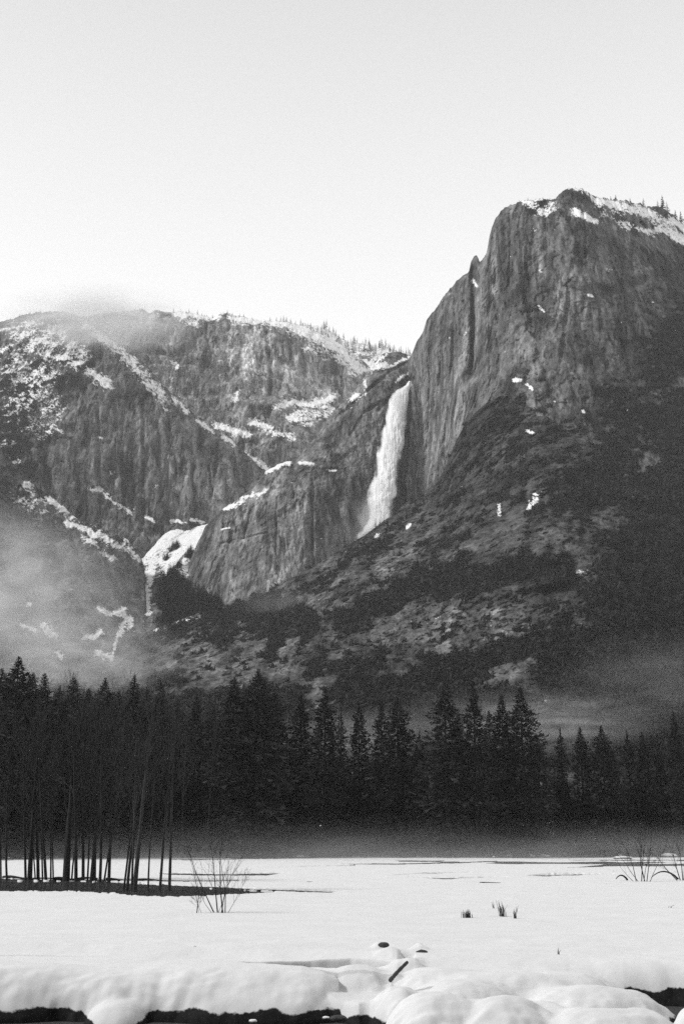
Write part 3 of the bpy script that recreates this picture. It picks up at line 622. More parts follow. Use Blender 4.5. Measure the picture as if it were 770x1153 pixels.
rim('left', [(x_, rst.uniform(4, 7)) for x_ in (12, 22, 34, 45, 56)], 'trees on the left summit', 'tiny conifer on the cloudy summit of the left mountain', True)
rim('back', [(x_, rst.uniform(4, 7)) for x_ in (152, 158, 163)], 'trees beside the cloud', 'tiny conifer on the knob at the right end of the cloud', True)
for i in range(95):
    px = rst.uniform(362, 462); dp = rst.uniform(0, 16)
    if px > 425 and dp > 9: dp *= .4
    p = surf('plateau', px, dpy=dp)
    place(MINI, rst.choice([0, 1, 2, 3]), (p.x, p.y, p.z - 1.0), rst.uniform(0, 6.28), rst.uniform(6, 13) * p.y / F, 'conifer', 'small frosted conifer in the open wood above the waterfall', 'tree', 'conifers of the wood above the waterfall', rst.uniform(.8, 1.2))
for px, py, hh, lb in [(423, 596, 14, 'tallest of the small firs in front of the waterfall foot'), (428, 592, 9, 'second small fir in front of the waterfall foot'), (432, 590, 9, 'third small fir in front of the waterfall foot'), (419, 600, 6, 'lowest small fir in front of the waterfall foot'), (443, 580, 11, 'small fir where the right edge of the waterfall meets the talus')]:
    p = surf('slope', px, py)
    place(MINI, 3, (p.x, p.y, p.z - 2), 0, (hh + 2) * p.y / F, 'conifer', lb, 'tree', 'firs at the foot of the waterfall')
for px, py, hh, lb in [(243, 688, 22, 'lone dark fir standing right of the gully forest'), (250, 690, 14, 'smaller fir beside the lone fir right of the gully forest')]:
    p = surf('slope', px, py + 4)
    place(MINI, 4, (p.x, p.y, p.z - 2), 0, (hh + 4) * p.y / F, 'conifer', lb, 'tree', 'firs right of the gully')
for k_, v_ in MINI.items():
    if k_ not in first_use:
        for o in v_: bpy.data.objects.remove(o)

# ---------------------------------------------------------------- the snowy meadow, river bank and pond
POND_Z = -0.07; POOL_Z = -0.42; RIVER_Z = -1.08
RIB = [ # melt water: (px, py, half thickness)
    [(-60, 996.5, 6.2), (0, 996.5, 6.2), (60, 997, 6.2), (100, 997.5, 6.2), (130, 998.5, 6.6), (150, 1000, 7.2), (170, 1001.5, 7), (200, 1002.5, 6.4), (230, 1003.5, 4.6), (260, 1003, 3.2), (285, 1003.5, 1.6), (310, 1003.5, 0.5)],
    [(170, 996.5, 1.0), (240, 998.5, 1.1), (300, 1001, 1.1), (340, 1002.5, 1.4), (370, 1003, .9), (388, 1003, 0)],
    [(-60, 990, 1.2), (60, 989.5, 1.3), (180, 991, .9), (240, 991, .8), (270, 990.5, 0.4)], [(180, 983, .3), (200, 983.5, 1.2), (245, 984.5, .9), (300, 984, 1.6), (318, 982.5, .3)],
    [(290, 976.5, .2), (330, 976, .5), (400, 974, .7)], [(385, 972.5, .2), (440, 972.5, .9), (520, 971, .5), (560, 969, .2)], [(445, 985, .2), (480, 982.5, .5), (530, 981.5, .3)],
    [(460, 987, .2), (500, 988.5, 1.0), (540, 987.5, .7), (570, 987, .2)], [(595, 986, .2), (615, 985.2, 1.6), (650, 984.5, 1.4), (690, 984, .5)], [(640, 977, .3), (680, 974, 1.1), (800, 973, 1.6)],
    [(690, 981, .3), (780, 982, .8), (850, 982, .8)], [(640, 968, .4), (850, 968, 1.4)],
]
def in_px(x, y, z=0.0):
    a = x / y; b = (z - H) / y
    # forward = y*CT + (z-H)*ST ; up = -y*ST + (z-H)*CT
    fw = CT + b * ST; upc = -ST + b * CT
    return CX + F * a / fw, CY - F * upc / fw
def ray_z(py, Y):
    return H + bearing(0, py)[1] * Y
PIL = [ # (px, py of the top, Y, half width px, half depth m, power, floor)
    (136, 1121, 30.9, 34, 1.25, 2.1), (290, 1101, 31.7, 110, 1.45, 2.4), (10, 1100, 31.7, 70, 1.3, 2.3),
    (402, 1085, 33.6, 44, 1.3, 2.3), (440, 1066, 37.0, 26, 1.2, 2.0), (458, 1076, 35.0, 32, 1.3, 2.0), (474, 1062, 38.0, 17, 0.8, 2.0), (424, 1060, 38.5, 13, 0.6, 2.0),
    (500, 1087, 33.2, 75, 1.6, 2.4), (570, 1091, 32.0, 110, 1.6, 2.3), (447, 1109, 30.3, 27, 1.2, 2.3), (520, 1100, 30.6, 75, 1.4, 2.3), (640, 1092, 33.0, 60, 1.8, 2.2),
    (490, 1114, 27.7, 56, 1.7, 2.1), (563, 1117, 27.5, 58, 1.7, 2.1), (610, 1124, 28.4, 50, 1.3, 2.1), (665, 1106, 30.2, 88, 1.6, 2.2), (662, 1132, 27.0, 62, 1.5, 2.1), (715, 1134, 26.8, 56, 1.2, 2.1),
    (800, 1126, 27.0, 44, 1.4, 2.2),
]
def ground():
    pys = np.concatenate([np.arange(1052, 1012, -1.0), np.arange(1012, 962, -0.35)])
    Ys = np.array([on_ground(CX, p).y for p in pys])
    Ys = np.concatenate([np.arange(15, 25, .3), np.arange(25, 41.6, 0.02), np.arange(41.6, Ys[0] - .1, .06), Ys, np.geomspace(Ys[-1] * 1.02, 3300, 40)])
    us = np.concatenate([np.linspace(-1.1, -0.34, 40)[:-1], np.linspace(-0.34, 0.34, 760), np.linspace(0.34, 1.1, 40)[1:]])
    Yg = np.repeat(Ys[:, None], len(us), 1); X = Yg * us[None]
    PX, PY = in_px(X, Yg)
    z = (0.14 * fbm(X / 16, Yg / 22, X * 0, 4) + .05 * fbm(X / 5 + Yg / 14, Yg / 9, X * 0 + 2, 3)) * sstep(30, 45, Yg) + 0.03 * fbm(X / 2.5, Yg / 3, X * 0 + 3, 3)
    z += 0.35 * fbm(X / 60, Yg / 60, X * 0 + 9, 2) * sstep(60, 200, Yg) * (1 - sstep(220, 300, Yg)) * 0.5
    z += sstep(330, 600, Yg) * 2
    # melt water hollows
    dep = np.zeros_like(z); en = 0.35 * fbm(PX / 9, PY / 1.5, X * 0, 3) * 2
    for r in RIB:
        xs = [p[0] for p in r]
        yc = np.interp(PX, xs, [p[1] for p in r]); th = np.interp(PX, xs, [p[2] for p in r], left=0, right=0)
        ins = th * (1 + 0.5 * en) + (th > 0) * 0.25 * en - np.abs(PY - yc) - (th <= 0) * 5
        dep = np.maximum(dep, sstep(-0.15, 0.45, ins))
    z = z * (1 - dep) - 0.55 * dep
    # foreground: edge of the meadow, ice shelf, bank and pillows
    PXf = PX
    edge = np.interp(PXf, [-80, 0, 100, 200, 300, 345, 380, 470, 640, 700, 770, 850], [41, 40, 39.6, 38.9, 38.5, 38.2, 37.9, 36.4, 35.6, 34.8, 34.2, 33.8]) + 0.25 * fbm(X / 2, X * 0, X * 0, 3)
    left = 1 - sstep(446, 480, PXf)
    fall = np.where(left > .5, 1.6, 0.9)
    t = np.clip((edge - Yg) / fall, 0, 1)
    shelf = -0.24 + 0.03 * fbm(X / 3, Yg / 2, X * 0 + 5, 3)
    # open pool cut in the shelf
    pool = sstep(0, .12, np.interp(PXf, [265, 300, 350, 395, 440], [0, .35, .9, 1.1, .4], left=-1, right=-1) - np.abs(Yg - np.interp(PXf, [265, 330, 400], [36.5, 36.0, 35.6])) + 0.1 * fbm(X, Yg, X * 0, 2))
    shelf = shelf - 0.45 * pool
    # strip of shelf in the gap between bank and mound
    gapm = sstep(340, 346, PXf) * (1 - sstep(440, 448, PXf))
    lowshelf = -0.62 + 0.04 * fbm(X, Yg, X * 0, 2) - 1.4 * sstep(0.5, -0.5, Yg - np.interp(PXf, [340, 404], [31.6, 29.9]) - 0.5 * fbm(X * 1.1, X * 0, X * 0, 2))
    zf_left = np.where(Yg > 33.0, shelf, -2.0)
    zf = zf_left * left + -2.0 * (1 - left)
    zf = np.maximum(zf, lowshelf * gapm - 3.0 * (1 - gapm))
    def fallen(fl, lf):
        t = np.clip((edge - Yg) / fl, 0, 1)
        m = (z + shelf * sstep(0, 1, t)) if lf else z - 2.4 * (1 - np.sqrt(np.clip(1 - t ** 2.2, 0, 1)))
        return np.where(Yg > edge, z, np.where(Yg < edge - fl, -3.0, m))
    wl = sstep(610, 740, PXf); drop = 0.55 + 1.85 * wl; frr = 3.6 - 2.6 * wl
    ml = fallen(1.6, True); tr = np.clip((edge - Yg) / frr, 0, 1)
    mr = np.where(Yg > edge, z, z - drop * (wl * (1 - np.sqrt(np.clip(1 - tr ** 2.2, 0, 1))) + (1 - wl) * tr * tr * (3 - 2 * tr)) - 3.0 * (Yg < edge - frr))
    mead = np.maximum(ml * left - 3.0 * (1 - left), mr * (1 - sstep(.3, 1, left)) - 3.0 * sstep(.3, 1, left))
    mead = np.where(Yg > edge, z, mead)
    fore = Yg < 46
    k = 0.10; K = np.exp(np.clip(np.maximum(mead, zf), -3, 2) / k)
    wx = X + 0.34 * fbm(X * 1.0, Yg * 1.0, X * 0, 3); wy = Yg + 0.5 * fbm(X * 0.8, Yg * .8, X * 0 + 7, 3)
    FL = -1.7; zz0 = X
    # long bank on the left
    tz = np.interp(PXf, [-80, 0, 50, 100, 150, 200, 240, 300, 340, 365, 380], [.15, .14, .08, .0, -.05, .06, .07, .05, -.02, -.14, -.3])
    hw = 2.0 * np.sqrt(np.clip(1 - np.clip((PXf - 330) / 51.0, 0, 1) ** 3.0, 0, 1))
    cy = 32.6 + 0.25 * fbm(X / 1.6, X * 0, X * 0 + 2, 2)
    d = np.abs(wy - cy + .14 * fbm(X / 1.4, X * 0 + 8, zz0 * 0, 2)) / (hw + 1e-3)
    hb = np.where((d < 1) & (PXf < 381), FL + (tz - FL) * np.clip(1 - d ** 2.6, 0, 1) ** (1 / 2.6), -5.0)
    K += np.exp(hb / k)
    damp = sstep(380, 430, PXf) * .75 + .25; wx = X + (wx - X) * damp; wy = Yg + (wy - Yg) * damp
    zz = k * np.log(K + 1e-30); k = 0.13; K = np.exp(zz / k); FLP = -1.15
    for (px, pt, Yc, w, ry, pw) in PIL:
        xc = bearing(px, pt)[0] * Yc; rx = w * Yc / F / 1.0; zt = ray_z(pt, Yc)
        d = (np.abs((wx - xc) / rx) ** pw + np.abs((wy - Yc) / ry) ** pw) ** (1 / pw)
        hp = np.where(d < 1, FLP + (zt - .06 - FLP) * np.clip(1 - d ** 2.1, 0, 1) ** (1 / 1.7), -5.0)
        K += np.exp(hp / k)
    zz = k * np.log(K + 1e-30)
    zz = np.maximum(zz, FL)
    zz = zz + 0.03 * fbm(X * 1.3, Yg * 1.3, zz * 1.0, 4)
    z = np.where(fore, np.where(Yg > 41.5, z + (zz - z) * (1 - sstep(41.5, 46, Yg)), zz), z)
    # dark earth under the snow edge
    line = -0.80 - 0.16 * fbm(X * .7, X * 0, X * 0, 2) - np.interp(PXf, [95, 115, 135, 155, 180], [0, .3, .4, .25, 0])
    line = np.where(PXf > 384, -0.88, line)
    line = np.where((PXf > 440) & (Yg < 29), -1.6, line)
    line = np.where((PXf > 640) & (Yg > 31.5), -0.68, line)
    line = np.where(Yg > 46, -9, line)
    soil = line
    o = raw_mesh('snow_ground', np.stack([X, Yg, z], -1).reshape(-1, 3), grid_faces(*X.shape), M_SNOW, attrs={'soil': soil})
    tag(o, 'snow-covered meadow with rounded drifts along the river bank', kind='structure')
    return X, Yg, z
GX, GY, GZ = ground()
_us = GX[0] / GY[0]
def gz(x, y):
    i = int(np.clip(np.searchsorted(GY[:, 0], y), 0, len(GY) - 1)); j = int(np.clip(np.searchsorted(_us, x / y), 0, len(_us) - 1))
    return float(GZ[i, j])
def sheet(name, label, x0, x1, y0, y1, z):
    xs = np.linspace(x0, x1, 12); ys = np.linspace(y0, y1, 12); X, Y_ = np.meshgrid(xs, ys)
    return tag(raw_mesh(name, np.stack([X, Y_, X * 0 + z], -1).reshape(-1, 3), grid_faces(12, 12), M_WATER), label, kind='structure')
sheet('water', 'dark river water under the snow bank', -60, 60, -60, 40.5, RIVER_Z)
sheet('water', 'dark still water in the pool behind the snow bank', -5, 2.2, 34.2, 37.8, POOL_Z)
sheet('water', 'shallow melt water on the meadow reflecting the trunks', -300, 300, 60, 320, POND_Z)

# ---------------------------------------------------------------- conifers of the forest
def conifer_proto(i):
    rs = np.random.RandomState(300 + i)
    R = [0.21, 0.24, 0.20, 0.22, 0.26, 0.18, 0.20, 0.22][i % 8]; c0 = [0.10, .06, .14, .08, .05, .16, .1, .05][i % 8]
    fullness = [1, 1, .8, 1, 1.1, .6, .9, 1][i % 8]
    kk = [.34, .42, .27, .33, .46, .26, .30, .36][i % 8]; Rm = [.115, .15, .10, .12, .17, .085, .105, .13][i % 8]
    V = []
    nb = int(760 * fullness)
    for b in range(nb):
        t = (b + rs.uniform(-.5, .5)) / nb; h = c0 + (1 - c0) * np.clip(t, 0, 1) ** 0.92
        prof = (1 - h) ** (0.86 if i % 2 else 0.76)
        r = Rm * math.tanh(kk * (1 - h) / Rm) * rs.uniform(0.5, 1.12) * (1.0 + 0.25 * math.sin(h * 40 + i)) + 0.004
        if i % 8 == 5 and rs.rand() < .3: r *= .4
        a = b * 2.39996 + rs.uniform(-.5, .5)
        dr = -0.35 + 0.75 * h + rs.uniform(-.15, .15)
        ca, sa = math.cos(a), math.sin(a); side = np.array([-sa, ca, 0])
        out_ = np.array([ca, sa, dr]); out_ /= np.linalg.norm(out_)
        n = 7
        for q in range(n):
            f = 0.25 + 0.75 * (q + rs.uniform(0, .9)) / n
            c = np.array([0, 0, h]) + out_ * r * f + np.array([0, 0, -0.12 * r * f * f])
            s = (0.003 + 0.008 * min(1, (1 - h) * 6) + 0.10 * r) * rs.uniform(.7, 1.3)
            w = (1.15 - f * .6)
            d1 = out_ * .8 + side * rs.uniform(.4, 1.1) * (1 if rs.rand() < .5 else -1); d1[2] -= .25
            d2 = np.array([rs.normal() * .3, rs.normal() * .3, rs.normal() * .55])
            V += [c - out_ * s * .5, c + d1 * s * w + d2 * s * .3, c + out_ * s * .35 + d2 * s * .8]
    for q in range(14):
        h = .94 + .06 * q / 14; a = q * 2.4; s = .008 * (1.02 - h) / .08 + .001
        V += [np.array([0, 0, h]), np.array([s * math.cos(a), s * math.sin(a), h - .004]), np.array([s * .4 * math.cos(a + 1), s * .4 * math.sin(a + 1), h - .016])]
    V = np.array(V)
    c = raw_mesh('crown', V, np.arange(len(V)).reshape(-1, 3), M_FIR, smooth=False)
    tv, tf = tube([(0, 0, -.02), (.002, 0, .2), (0, .002, .6), (0, 0, .985)], [.0135, .011, .006, .0006], 7)
    return [c, raw_mesh('trunk', tv, tf, M_BARK)]
CON = {('c', i): conifer_proto(i) for i in range(8)}
front = [ # px, top y, distance, base variant
    (3, 752, 235, 1), (22, 739, 225, 4), (38, 757, 232, 1), (51, 758, 245, 0), (68, 772, 260, 3), (84, 762, 240, 1), (101, 775, 262, 6), (119, 763, 236, 4), (134, 778, 262, 3), (152, 760, 250, 2), (166, 774, 262, 5), (182, 768, 244, 0),
    (201, 786, 262, 5), (222, 782, 250, 2), (240, 792, 268, 6), (264, 762, 240, 1), (277, 778, 262, 3), (291, 753, 236, 4), (309, 778, 258, 3), (339, 780, 256, 6), (366, 774, 246, 0), (384, 800, 270, 5), (404, 791, 262, 3), (429, 790, 262, 6),
    (447, 785, 248, 4), (472, 822, 275, 5), (500, 766, 238, 1), (515, 800, 262, 3), (532, 764, 236, 2), (550, 800, 262, 0), (564, 781, 248, 6), (585, 773, 240, 1), (604, 827, 262, 4), (630, 819, 262, 5), (652, 818, 266, 6),
    (676, 817, 262, 4), (687, 840, 280, 3), (705, 822, 272, 5), (722, 824, 268, 0), (740, 838, 280, 6), (757, 800, 258, 2), (775, 815, 265, 1)]
sizew = {0: 'slender', 1: 'full dark', 2: 'tall ragged', 3: 'mid-sized', 4: 'broad dark', 5: 'thin open-crowned', 6: 'narrow'}
def lm(px):
    if px < 130: return 'behind the flooded trunks'
    if px < 215: return 'behind the leaning bare trunks'
    if px < 330: return 'behind the bare shrub'
    if px < 480: return 'below the waterfall'
    if px < 620: return 'in the tall clump right of the waterfall'
    return 'in the misty right end of the forest'
from collections import Counter
cnt = Counter(); ords = ['first', 'second', 'third', 'fourth', 'fifth', 'sixth', 'seventh', 'eighth', 'ninth', 'tenth', 'eleventh', 'twelfth']
for px, ty, Y, v in front:
    base = on_ground(px, 947 + 100); a, b = bearing(px, ty); top = at(px, ty, Y)
    ab, _ = bearing(px, 955); x = a * Y
    cnt[lm(px)] += 1
    lab = f"{sizew[v]} conifer, {ords[cnt[lm(px)] - 1]} from the left {lm(px)}"
    place(CON, ('c', v), (x, Y, -0.3), rst.uniform(0, 6.28), top.z + .3, 'conifer', lab, 'tree', 'conifers in the front row of the forest', rst.uniform(1.05, 1.35) * (1.12 if px < 320 else 1.0))
n_fill = 0
for row, (Y0, n, lo, hi) in enumerate(((272, 64, 15, 24), (300, 62, 17, 27), (335, 56, 19, 30))):
    for i in range(n):
        u = -0.42 + 0.84 * (i + rst.uniform(.1, .9)) / n; Y = Y0 + rst.uniform(-10, 10)
        hgt = rst.uniform(lo, hi) * (1.12 if u < -.12 else (1.0 if u < 0.12 else 0.82))
        place(CON, ('c', rst.randrange(8)), (u * Y, Y, -0.3), rst.uniform(0, 6.28), hgt, 'conifer', 'dark conifer merging into the dense forest behind the front row', 'tree', 'conifers merging in the forest behind', rst.uniform(1.15, 1.6))
# low growth at the forest edge
rsu = np.random.RandomState(8)
spots = []; 
for i in range(1500):
    Y = rsu.uniform(246, 330); u = rsu.uniform(-.42, .42); spots.append((u * Y, Y, 0.0))
scatter('undergrowth', 'dark saplings and brush along the forest edge', spots, firs + oaks, [(s, s) for s in rsu.uniform(2.0, 7.5, len(spots))], M_FIR, rsu)

# unseen wooded bank added behind the viewpoint to shade the foreground snow
xs_ = np.linspace(-90, 90, 90); ys_ = np.linspace(-75, -7, 40); X_, Y_ = np.meshgrid(xs_, ys_)
Z_ = np.clip((-8 - Y_) * 1.0, -1.5, 48) - 1.0 * (Y_ > -9) + .3 * fbm(X_ / 6, Y_ / 6, X_ * 0, 3)
tag(raw_mesh('terrain', np.stack([X_, Y_, Z_], -1).reshape(-1, 3), grid_faces(40, 90), M_STONE), 'unseen dark bank added behind the viewpoint to shade the near snow', kind='structure')
rsn = np.random.RandomState(77); sp_ = []
for q in range(420):
    yy = rsn.uniform(-70, -11); sp_.append((rsn.uniform(-85, 85), yy, min(48, (-8 - yy) * 1.0) - .5))
scatter('forest', 'unseen dark wood added on the bank to shade the near snow', sp_, firs, [(s_ * 1.4, s_) for s_ in rsn.uniform(12, 24, len(sp_))], M_FIR, rsn)

# ---------------------------------------------------------------- bare trees standing in the melt water
def grow(rs, p, d, L, r, lev, segs, maxlev, up=0.25, spread=0.55, kids=(3, 5), minr=0.006):
    n = 3 if lev else 6
    pts = [p]; rad = [r]
    cur = np.array(p, float); dd = np.array(d, float)
    for i in range(n):
        dd = dd + rs.normal(size=3) * (0.022 if lev == 0 else 0.13) + np.array([0, 0, up * (0.3 if lev else 0.02)])
        dd /= np.linalg.norm(dd); cur = cur + dd * L / n
        pts.append(cur.copy()); rad.append(r * (1 - (0.75 if lev else 0.72) * ((i + 1) / n) ** 1.0))
    segs.append((lev, pts, rad))
    if lev >= maxlev: return
    nk = rs.randint(kids[0], kids[1] + 1) + (10 if lev == 0 else 0)
    for k in range(nk):
        t = rs.uniform(0.36 if lev == 0 else 0.25, 0.98); i = min(int(t * n), n - 1); f = t * n - i
        q = pts[i] * (1 - f) + pts[i + 1] * f if i else np.array(pts[0]) * (1 - f) + pts[1] * f
        ax = rs.normal(size=3); ax -= ax.dot(dd) * dd; ax /= np.linalg.norm(ax) + 1e-9
        nd_ = dd * (1 - spread * .6) + ax * spread * rs.uniform(.6, 1.2); nd_[2] += up * .5
        nd_ /= np.linalg.norm(nd_)
        rr = max(minr, rad[i] * rs.uniform(.35, .55))
        grow(rs, q, nd_, L * (0.34 if lev == 0 else 0.55) * rs.uniform(.6, 1.15) * (1.15 - t * .45), rr, lev + 1, segs, maxlev, up, spread, kids, minr)
def build_tree(name, segs, root, bark, twig, branch='branch', sides=(8, 4, 3, 3, 3)):
    for want, nm, mt in ((True, 'trunk', bark), (False, 'crown', twig)):
        V = []; Fc = []; o = 0
        for lev, pts, rad in segs:
            if (lev == 0) != want: continue
            v, f = tube(pts, rad, sides[min(lev, 4)]); V.append(v); Fc.append(f + o); o += len(v)
        if V: raw_mesh(nm, np.concatenate(V), np.concatenate(Fc), mt, root)
bare = [ # px at base, py of base, width px, lean (px per 100), height px
    (2, 990, 2.6, -2, 200), (9, 991, 3.0, -3, 170), (30, 991, 3.4, -4, 210), (34, 990.5, 6.5, 1, 225), (41, 990, 2.0, -6, 120), (44, 990.5, 4.4, 0, 215), (49, 990, 2.4, -5, 160), (53, 991, 4.0, 0, 215), (58, 990, 2.4, 1, 190), (61, 991, 2.2, -6, 150),
    (75, 992, 9.5, 0, 236), (81, 991, 2.4, 12, 150), (86, 992, 4.6, 3, 222), (94, 992, 4.2, 1, 226), (99, 991, 2.6, 6, 200), (103, 992, 4.6, 6, 226), (107, 992, 4.0, 3, 215), (113, 993, 4.0, 6, 220), (117, 993, 2.6, 22, 180), (123, 993, 4.2, 7, 226),
    (139, 1002, 3.0, 12, 215), (143, 1003, 4.0, 10, 236), (149, 1004, 3.4, 4, 225), (151.5, 1004, 6.4, 13, 246), (167, 1003, 2.6, 8, 200), (180, 1003, 3.8, 6, 232), (191, 1003, 4.2, 6, 242)]
lean_w = lambda l: 'leaning right' if l > 9 else ('slightly leaning' if abs(l) > 4 else 'upright')
barecnt = Counter()
for i, (px, py, w, lean, hp) in enumerate(bare):
    rs = np.random.RandomState(500 + i)
    g = on_ground(px, py, POND_Z); g.z = min(POND_Z, gz(g.x, g.y)) - .05
    hgt = hp * g.y / F * 0.80; r = w * .44 * g.y / F
    lx = lean * .75 / 100 - (385 - px) / 4930.0
    segs = []
    grow(rs, np.zeros(3), np.array([lx, rs.uniform(-.04, .04), 1.0]), hgt, r, 0, segs, 3, 0.35, 0.5, (3, 4), 0.012)
    root = empty('bare_tree', g)
    thick = 'thickest' if w > 9 else ('thick' if w > 5.5 else ('medium' if w > 3.5 else 'thin'))
    clump = 'at the left end of the flooded row' if px < 20 else ('in the flooded clump left of the thickest trunk' if px < 70 else ('itself the widest of the row' if w > 9 else ('in the flooded clump right of the thickest trunk' if px < 130 else ('in the four-stem clump at the pond edge' if px < 160 else 'among the spaced trees left of the shrub'))))
    barecnt[clump] += 1
    lab = f"{thick} {lean_w(lean)} bare tree, {ords[barecnt[clump] - 1]} {clump}" if w <= 9 else 'thickest bare tree standing upright in the flooded row'
    tag(root, lab, 'tree', 'bare trees standing in the melt water')
    build_tree('bare', segs, root, M_BARK if px < 145 else M_BARK_PALE, M_TWIG)
# taller leafless crowns behind them
for i, (px, ty, Y) in enumerate([(70, 768, 232), (104, 774, 232), (141, 772, 235), (192, 784, 232), (211, 792, 236), (238, 800, 235)]):
    rs = np.random.RandomState(700 + i); top = at(px, ty, Y); segs = []
    grow(rs, np.zeros(3), np.array([rs.uniform(-.03, .05), 0, 1.0]), top.z * .94, .22, 0, segs, 3, 0.5, 0.42, (4, 5), 0.022)
    root = empty('bare_tree', (top.x, Y, -.2))
    tag(root, f"tall leafless tree, {ords[i]} from the left among twiggy crowns between the conifers", 'tree', 'leafless trees among the conifers')
    build_tree('bare', segs, root, M_BARK, M_TWIG)

# ---------------------------------------------------------------- shrubs, tufts, log, stones
def shrub(loc, stems, seed, label, name='bare_shrub', group=None, scale=1.0):
    rs = np.random.RandomState(seed); root = empty(name, loc); tag(root, label, 'shrub', group)
    for (dx, lx, L, r) in stems:
        segs = []
        grow(rs, np.array([dx, rs.uniform(-.15, .15), -.1]), np.array([lx, rs.uniform(-.1, .1), 1.0]), L * scale, r, 1, segs, 3, 0.3, 0.55, (5, 8), 0.0045)
        V = []; Fc = []; o = 0
        for lev, pts, rad in segs:
            v, f = tube(pts, rad, 5 if lev < 2 else 3); V.append(v); Fc.append(f + o); o += len(v)
        raw_mesh('stem', np.concatenate(V), np.concatenate(Fc), M_TWIG, root)
g = on_ground(245, 1029); m_ = g.y / F; g.z = gz(g.x, g.y)
shrub(g, [(-22 * m_, -.12, 2.5, .022), (-3 * m_, -.38, 3.2, .030), (0, -.12, 3.3, .034), (6 * m_, .02, 3.5, .036), (8 * m_, -.02, 3.0, .026), (4 * m_, .25, 2.6, .02), (10 * m_, .75, 2.0, .012), (-4 * m_, -.8, 1.9, .012), (-20 * m_, -.02, 1.2, .01), (-16 * m_, -.6, 1.3, .01), (0, .5, 1.8, .012)],
      11, 'bare many-stemmed shrub standing in snow in front of the melt water')
g = on_ground(722, 992); m_ = g.y / F; g.z = gz(g.x, g.y)
shrub(g, [(-6 * m_, -.25, 3.8, .04), (0, -.1, 4.2, .045), (3 * m_, .02, 4.6, .05), (5 * m_, .2, 4.2, .04), (-3 * m_, -.6, 3.0, .03), (8 * m_, .8, 2.6, .03), (-8 * m_, -1.1, 2.4, .025), (2 * m_, .45, 3.4, .03)], 12, 'wide bare shrub with arching stems on the far right of the meadow')
g = on_ground(766, 991); m_ = g.y / F; g.z = gz(g.x, g.y)
shrub(g, [(0, -.3, 3.4, .05), (-3 * m_, -.9, 3.0, .04), (2 * m_, .1, 3.6, .05), (3 * m_, -.1, 3.2, .04)], 13, 'dark bare shrub cut by the right edge of the picture')
def arch(px0, px1, px2, py, hpx, label):
    a = on_ground(px0, py); c = on_ground(px2, py); b = (a + c) / 2; 
    m_ = a.y / F
    pts = []
    for t in np.linspace(0, 1, 9):
        p = a.lerp(c, t); p.z = hpx * m_ * math.sin(math.pi * min(1, t * .95)) ** .8; pts.append(tuple(p))
    v, f = tube(pts, np.linspace(.09, .03, 9), 6)
    tag(raw_mesh('bent_branch', v, f, M_BARK), label, 'branch')
arch(763, 745, 733, 990, 8, 'bent branch arching over the snow between the two right shrubs')
arch(706, 700, 693, 991, 5, 'short bent branch touching the snow left of the wide shrub')

def tuft(px, py, hpx, n, lean, label, wide=.5, seed=0):
    rs = np.random.RandomState(seed); g = on_ground(px, py); m_ = g.y / F; g.z = gz(g.x, g.y)
    V = []; Fc = []; o = 0
    for i in range(n):
        hh = .85 * hpx * m_ * rs.uniform(.3, 1.0) * (1 if i else 1.05); x = rs.normal() * 2.2 * m_ * wide; y = rs.normal() * .08
        l = rs.normal() * .14 + lean
        pts = [(x, y, -.05), (x + l * hh * .4, y + rs.normal() * .02, hh * .5), (x + l * hh * 1.2, y + rs.normal() * .05, hh * rs.uniform(.85, 1))]
        v, f = tube(pts, [.011, .008, .003], 4); V.append(v); Fc.append(f + o); o += len(v)
    ob = raw_mesh('grass_tuft', np.concatenate(V), np.concatenate(Fc), M_GRASS); ob.location = g
    tag(ob, label, 'grass tuft')
tuft(526, 1034, 11, 60, -.05, 'short dark grass clump poking out of the snow, leftmost of three', 1.0, 1)
tuft(565, 1032, 22, 34, -.1, 'tallest spiky grass tuft in the middle of the snowfield', 0.9, 2)
tuft(580.5, 1034, 17, 14, .06, 'thin forked stalk right of the tallest grass tuft', 0.45, 3)
tuft(556, 1022, 9, 5, -.3, 'faint wisp of dry stems just left of the tallest tuft', .4, 4)
tuft(628, 1074, 12, 3, .1, 'single hair-thin dry stem in the snow near the river bank', .3, 5)
tuft(753, 1022, 4, 5, .9, 'tiny dark twig lying low in the snow at the far right', .7, 6)
tuft(219, 1066, 2, 3, .9, 'tiny dark chip on the snow above the long bank', .8, 7)

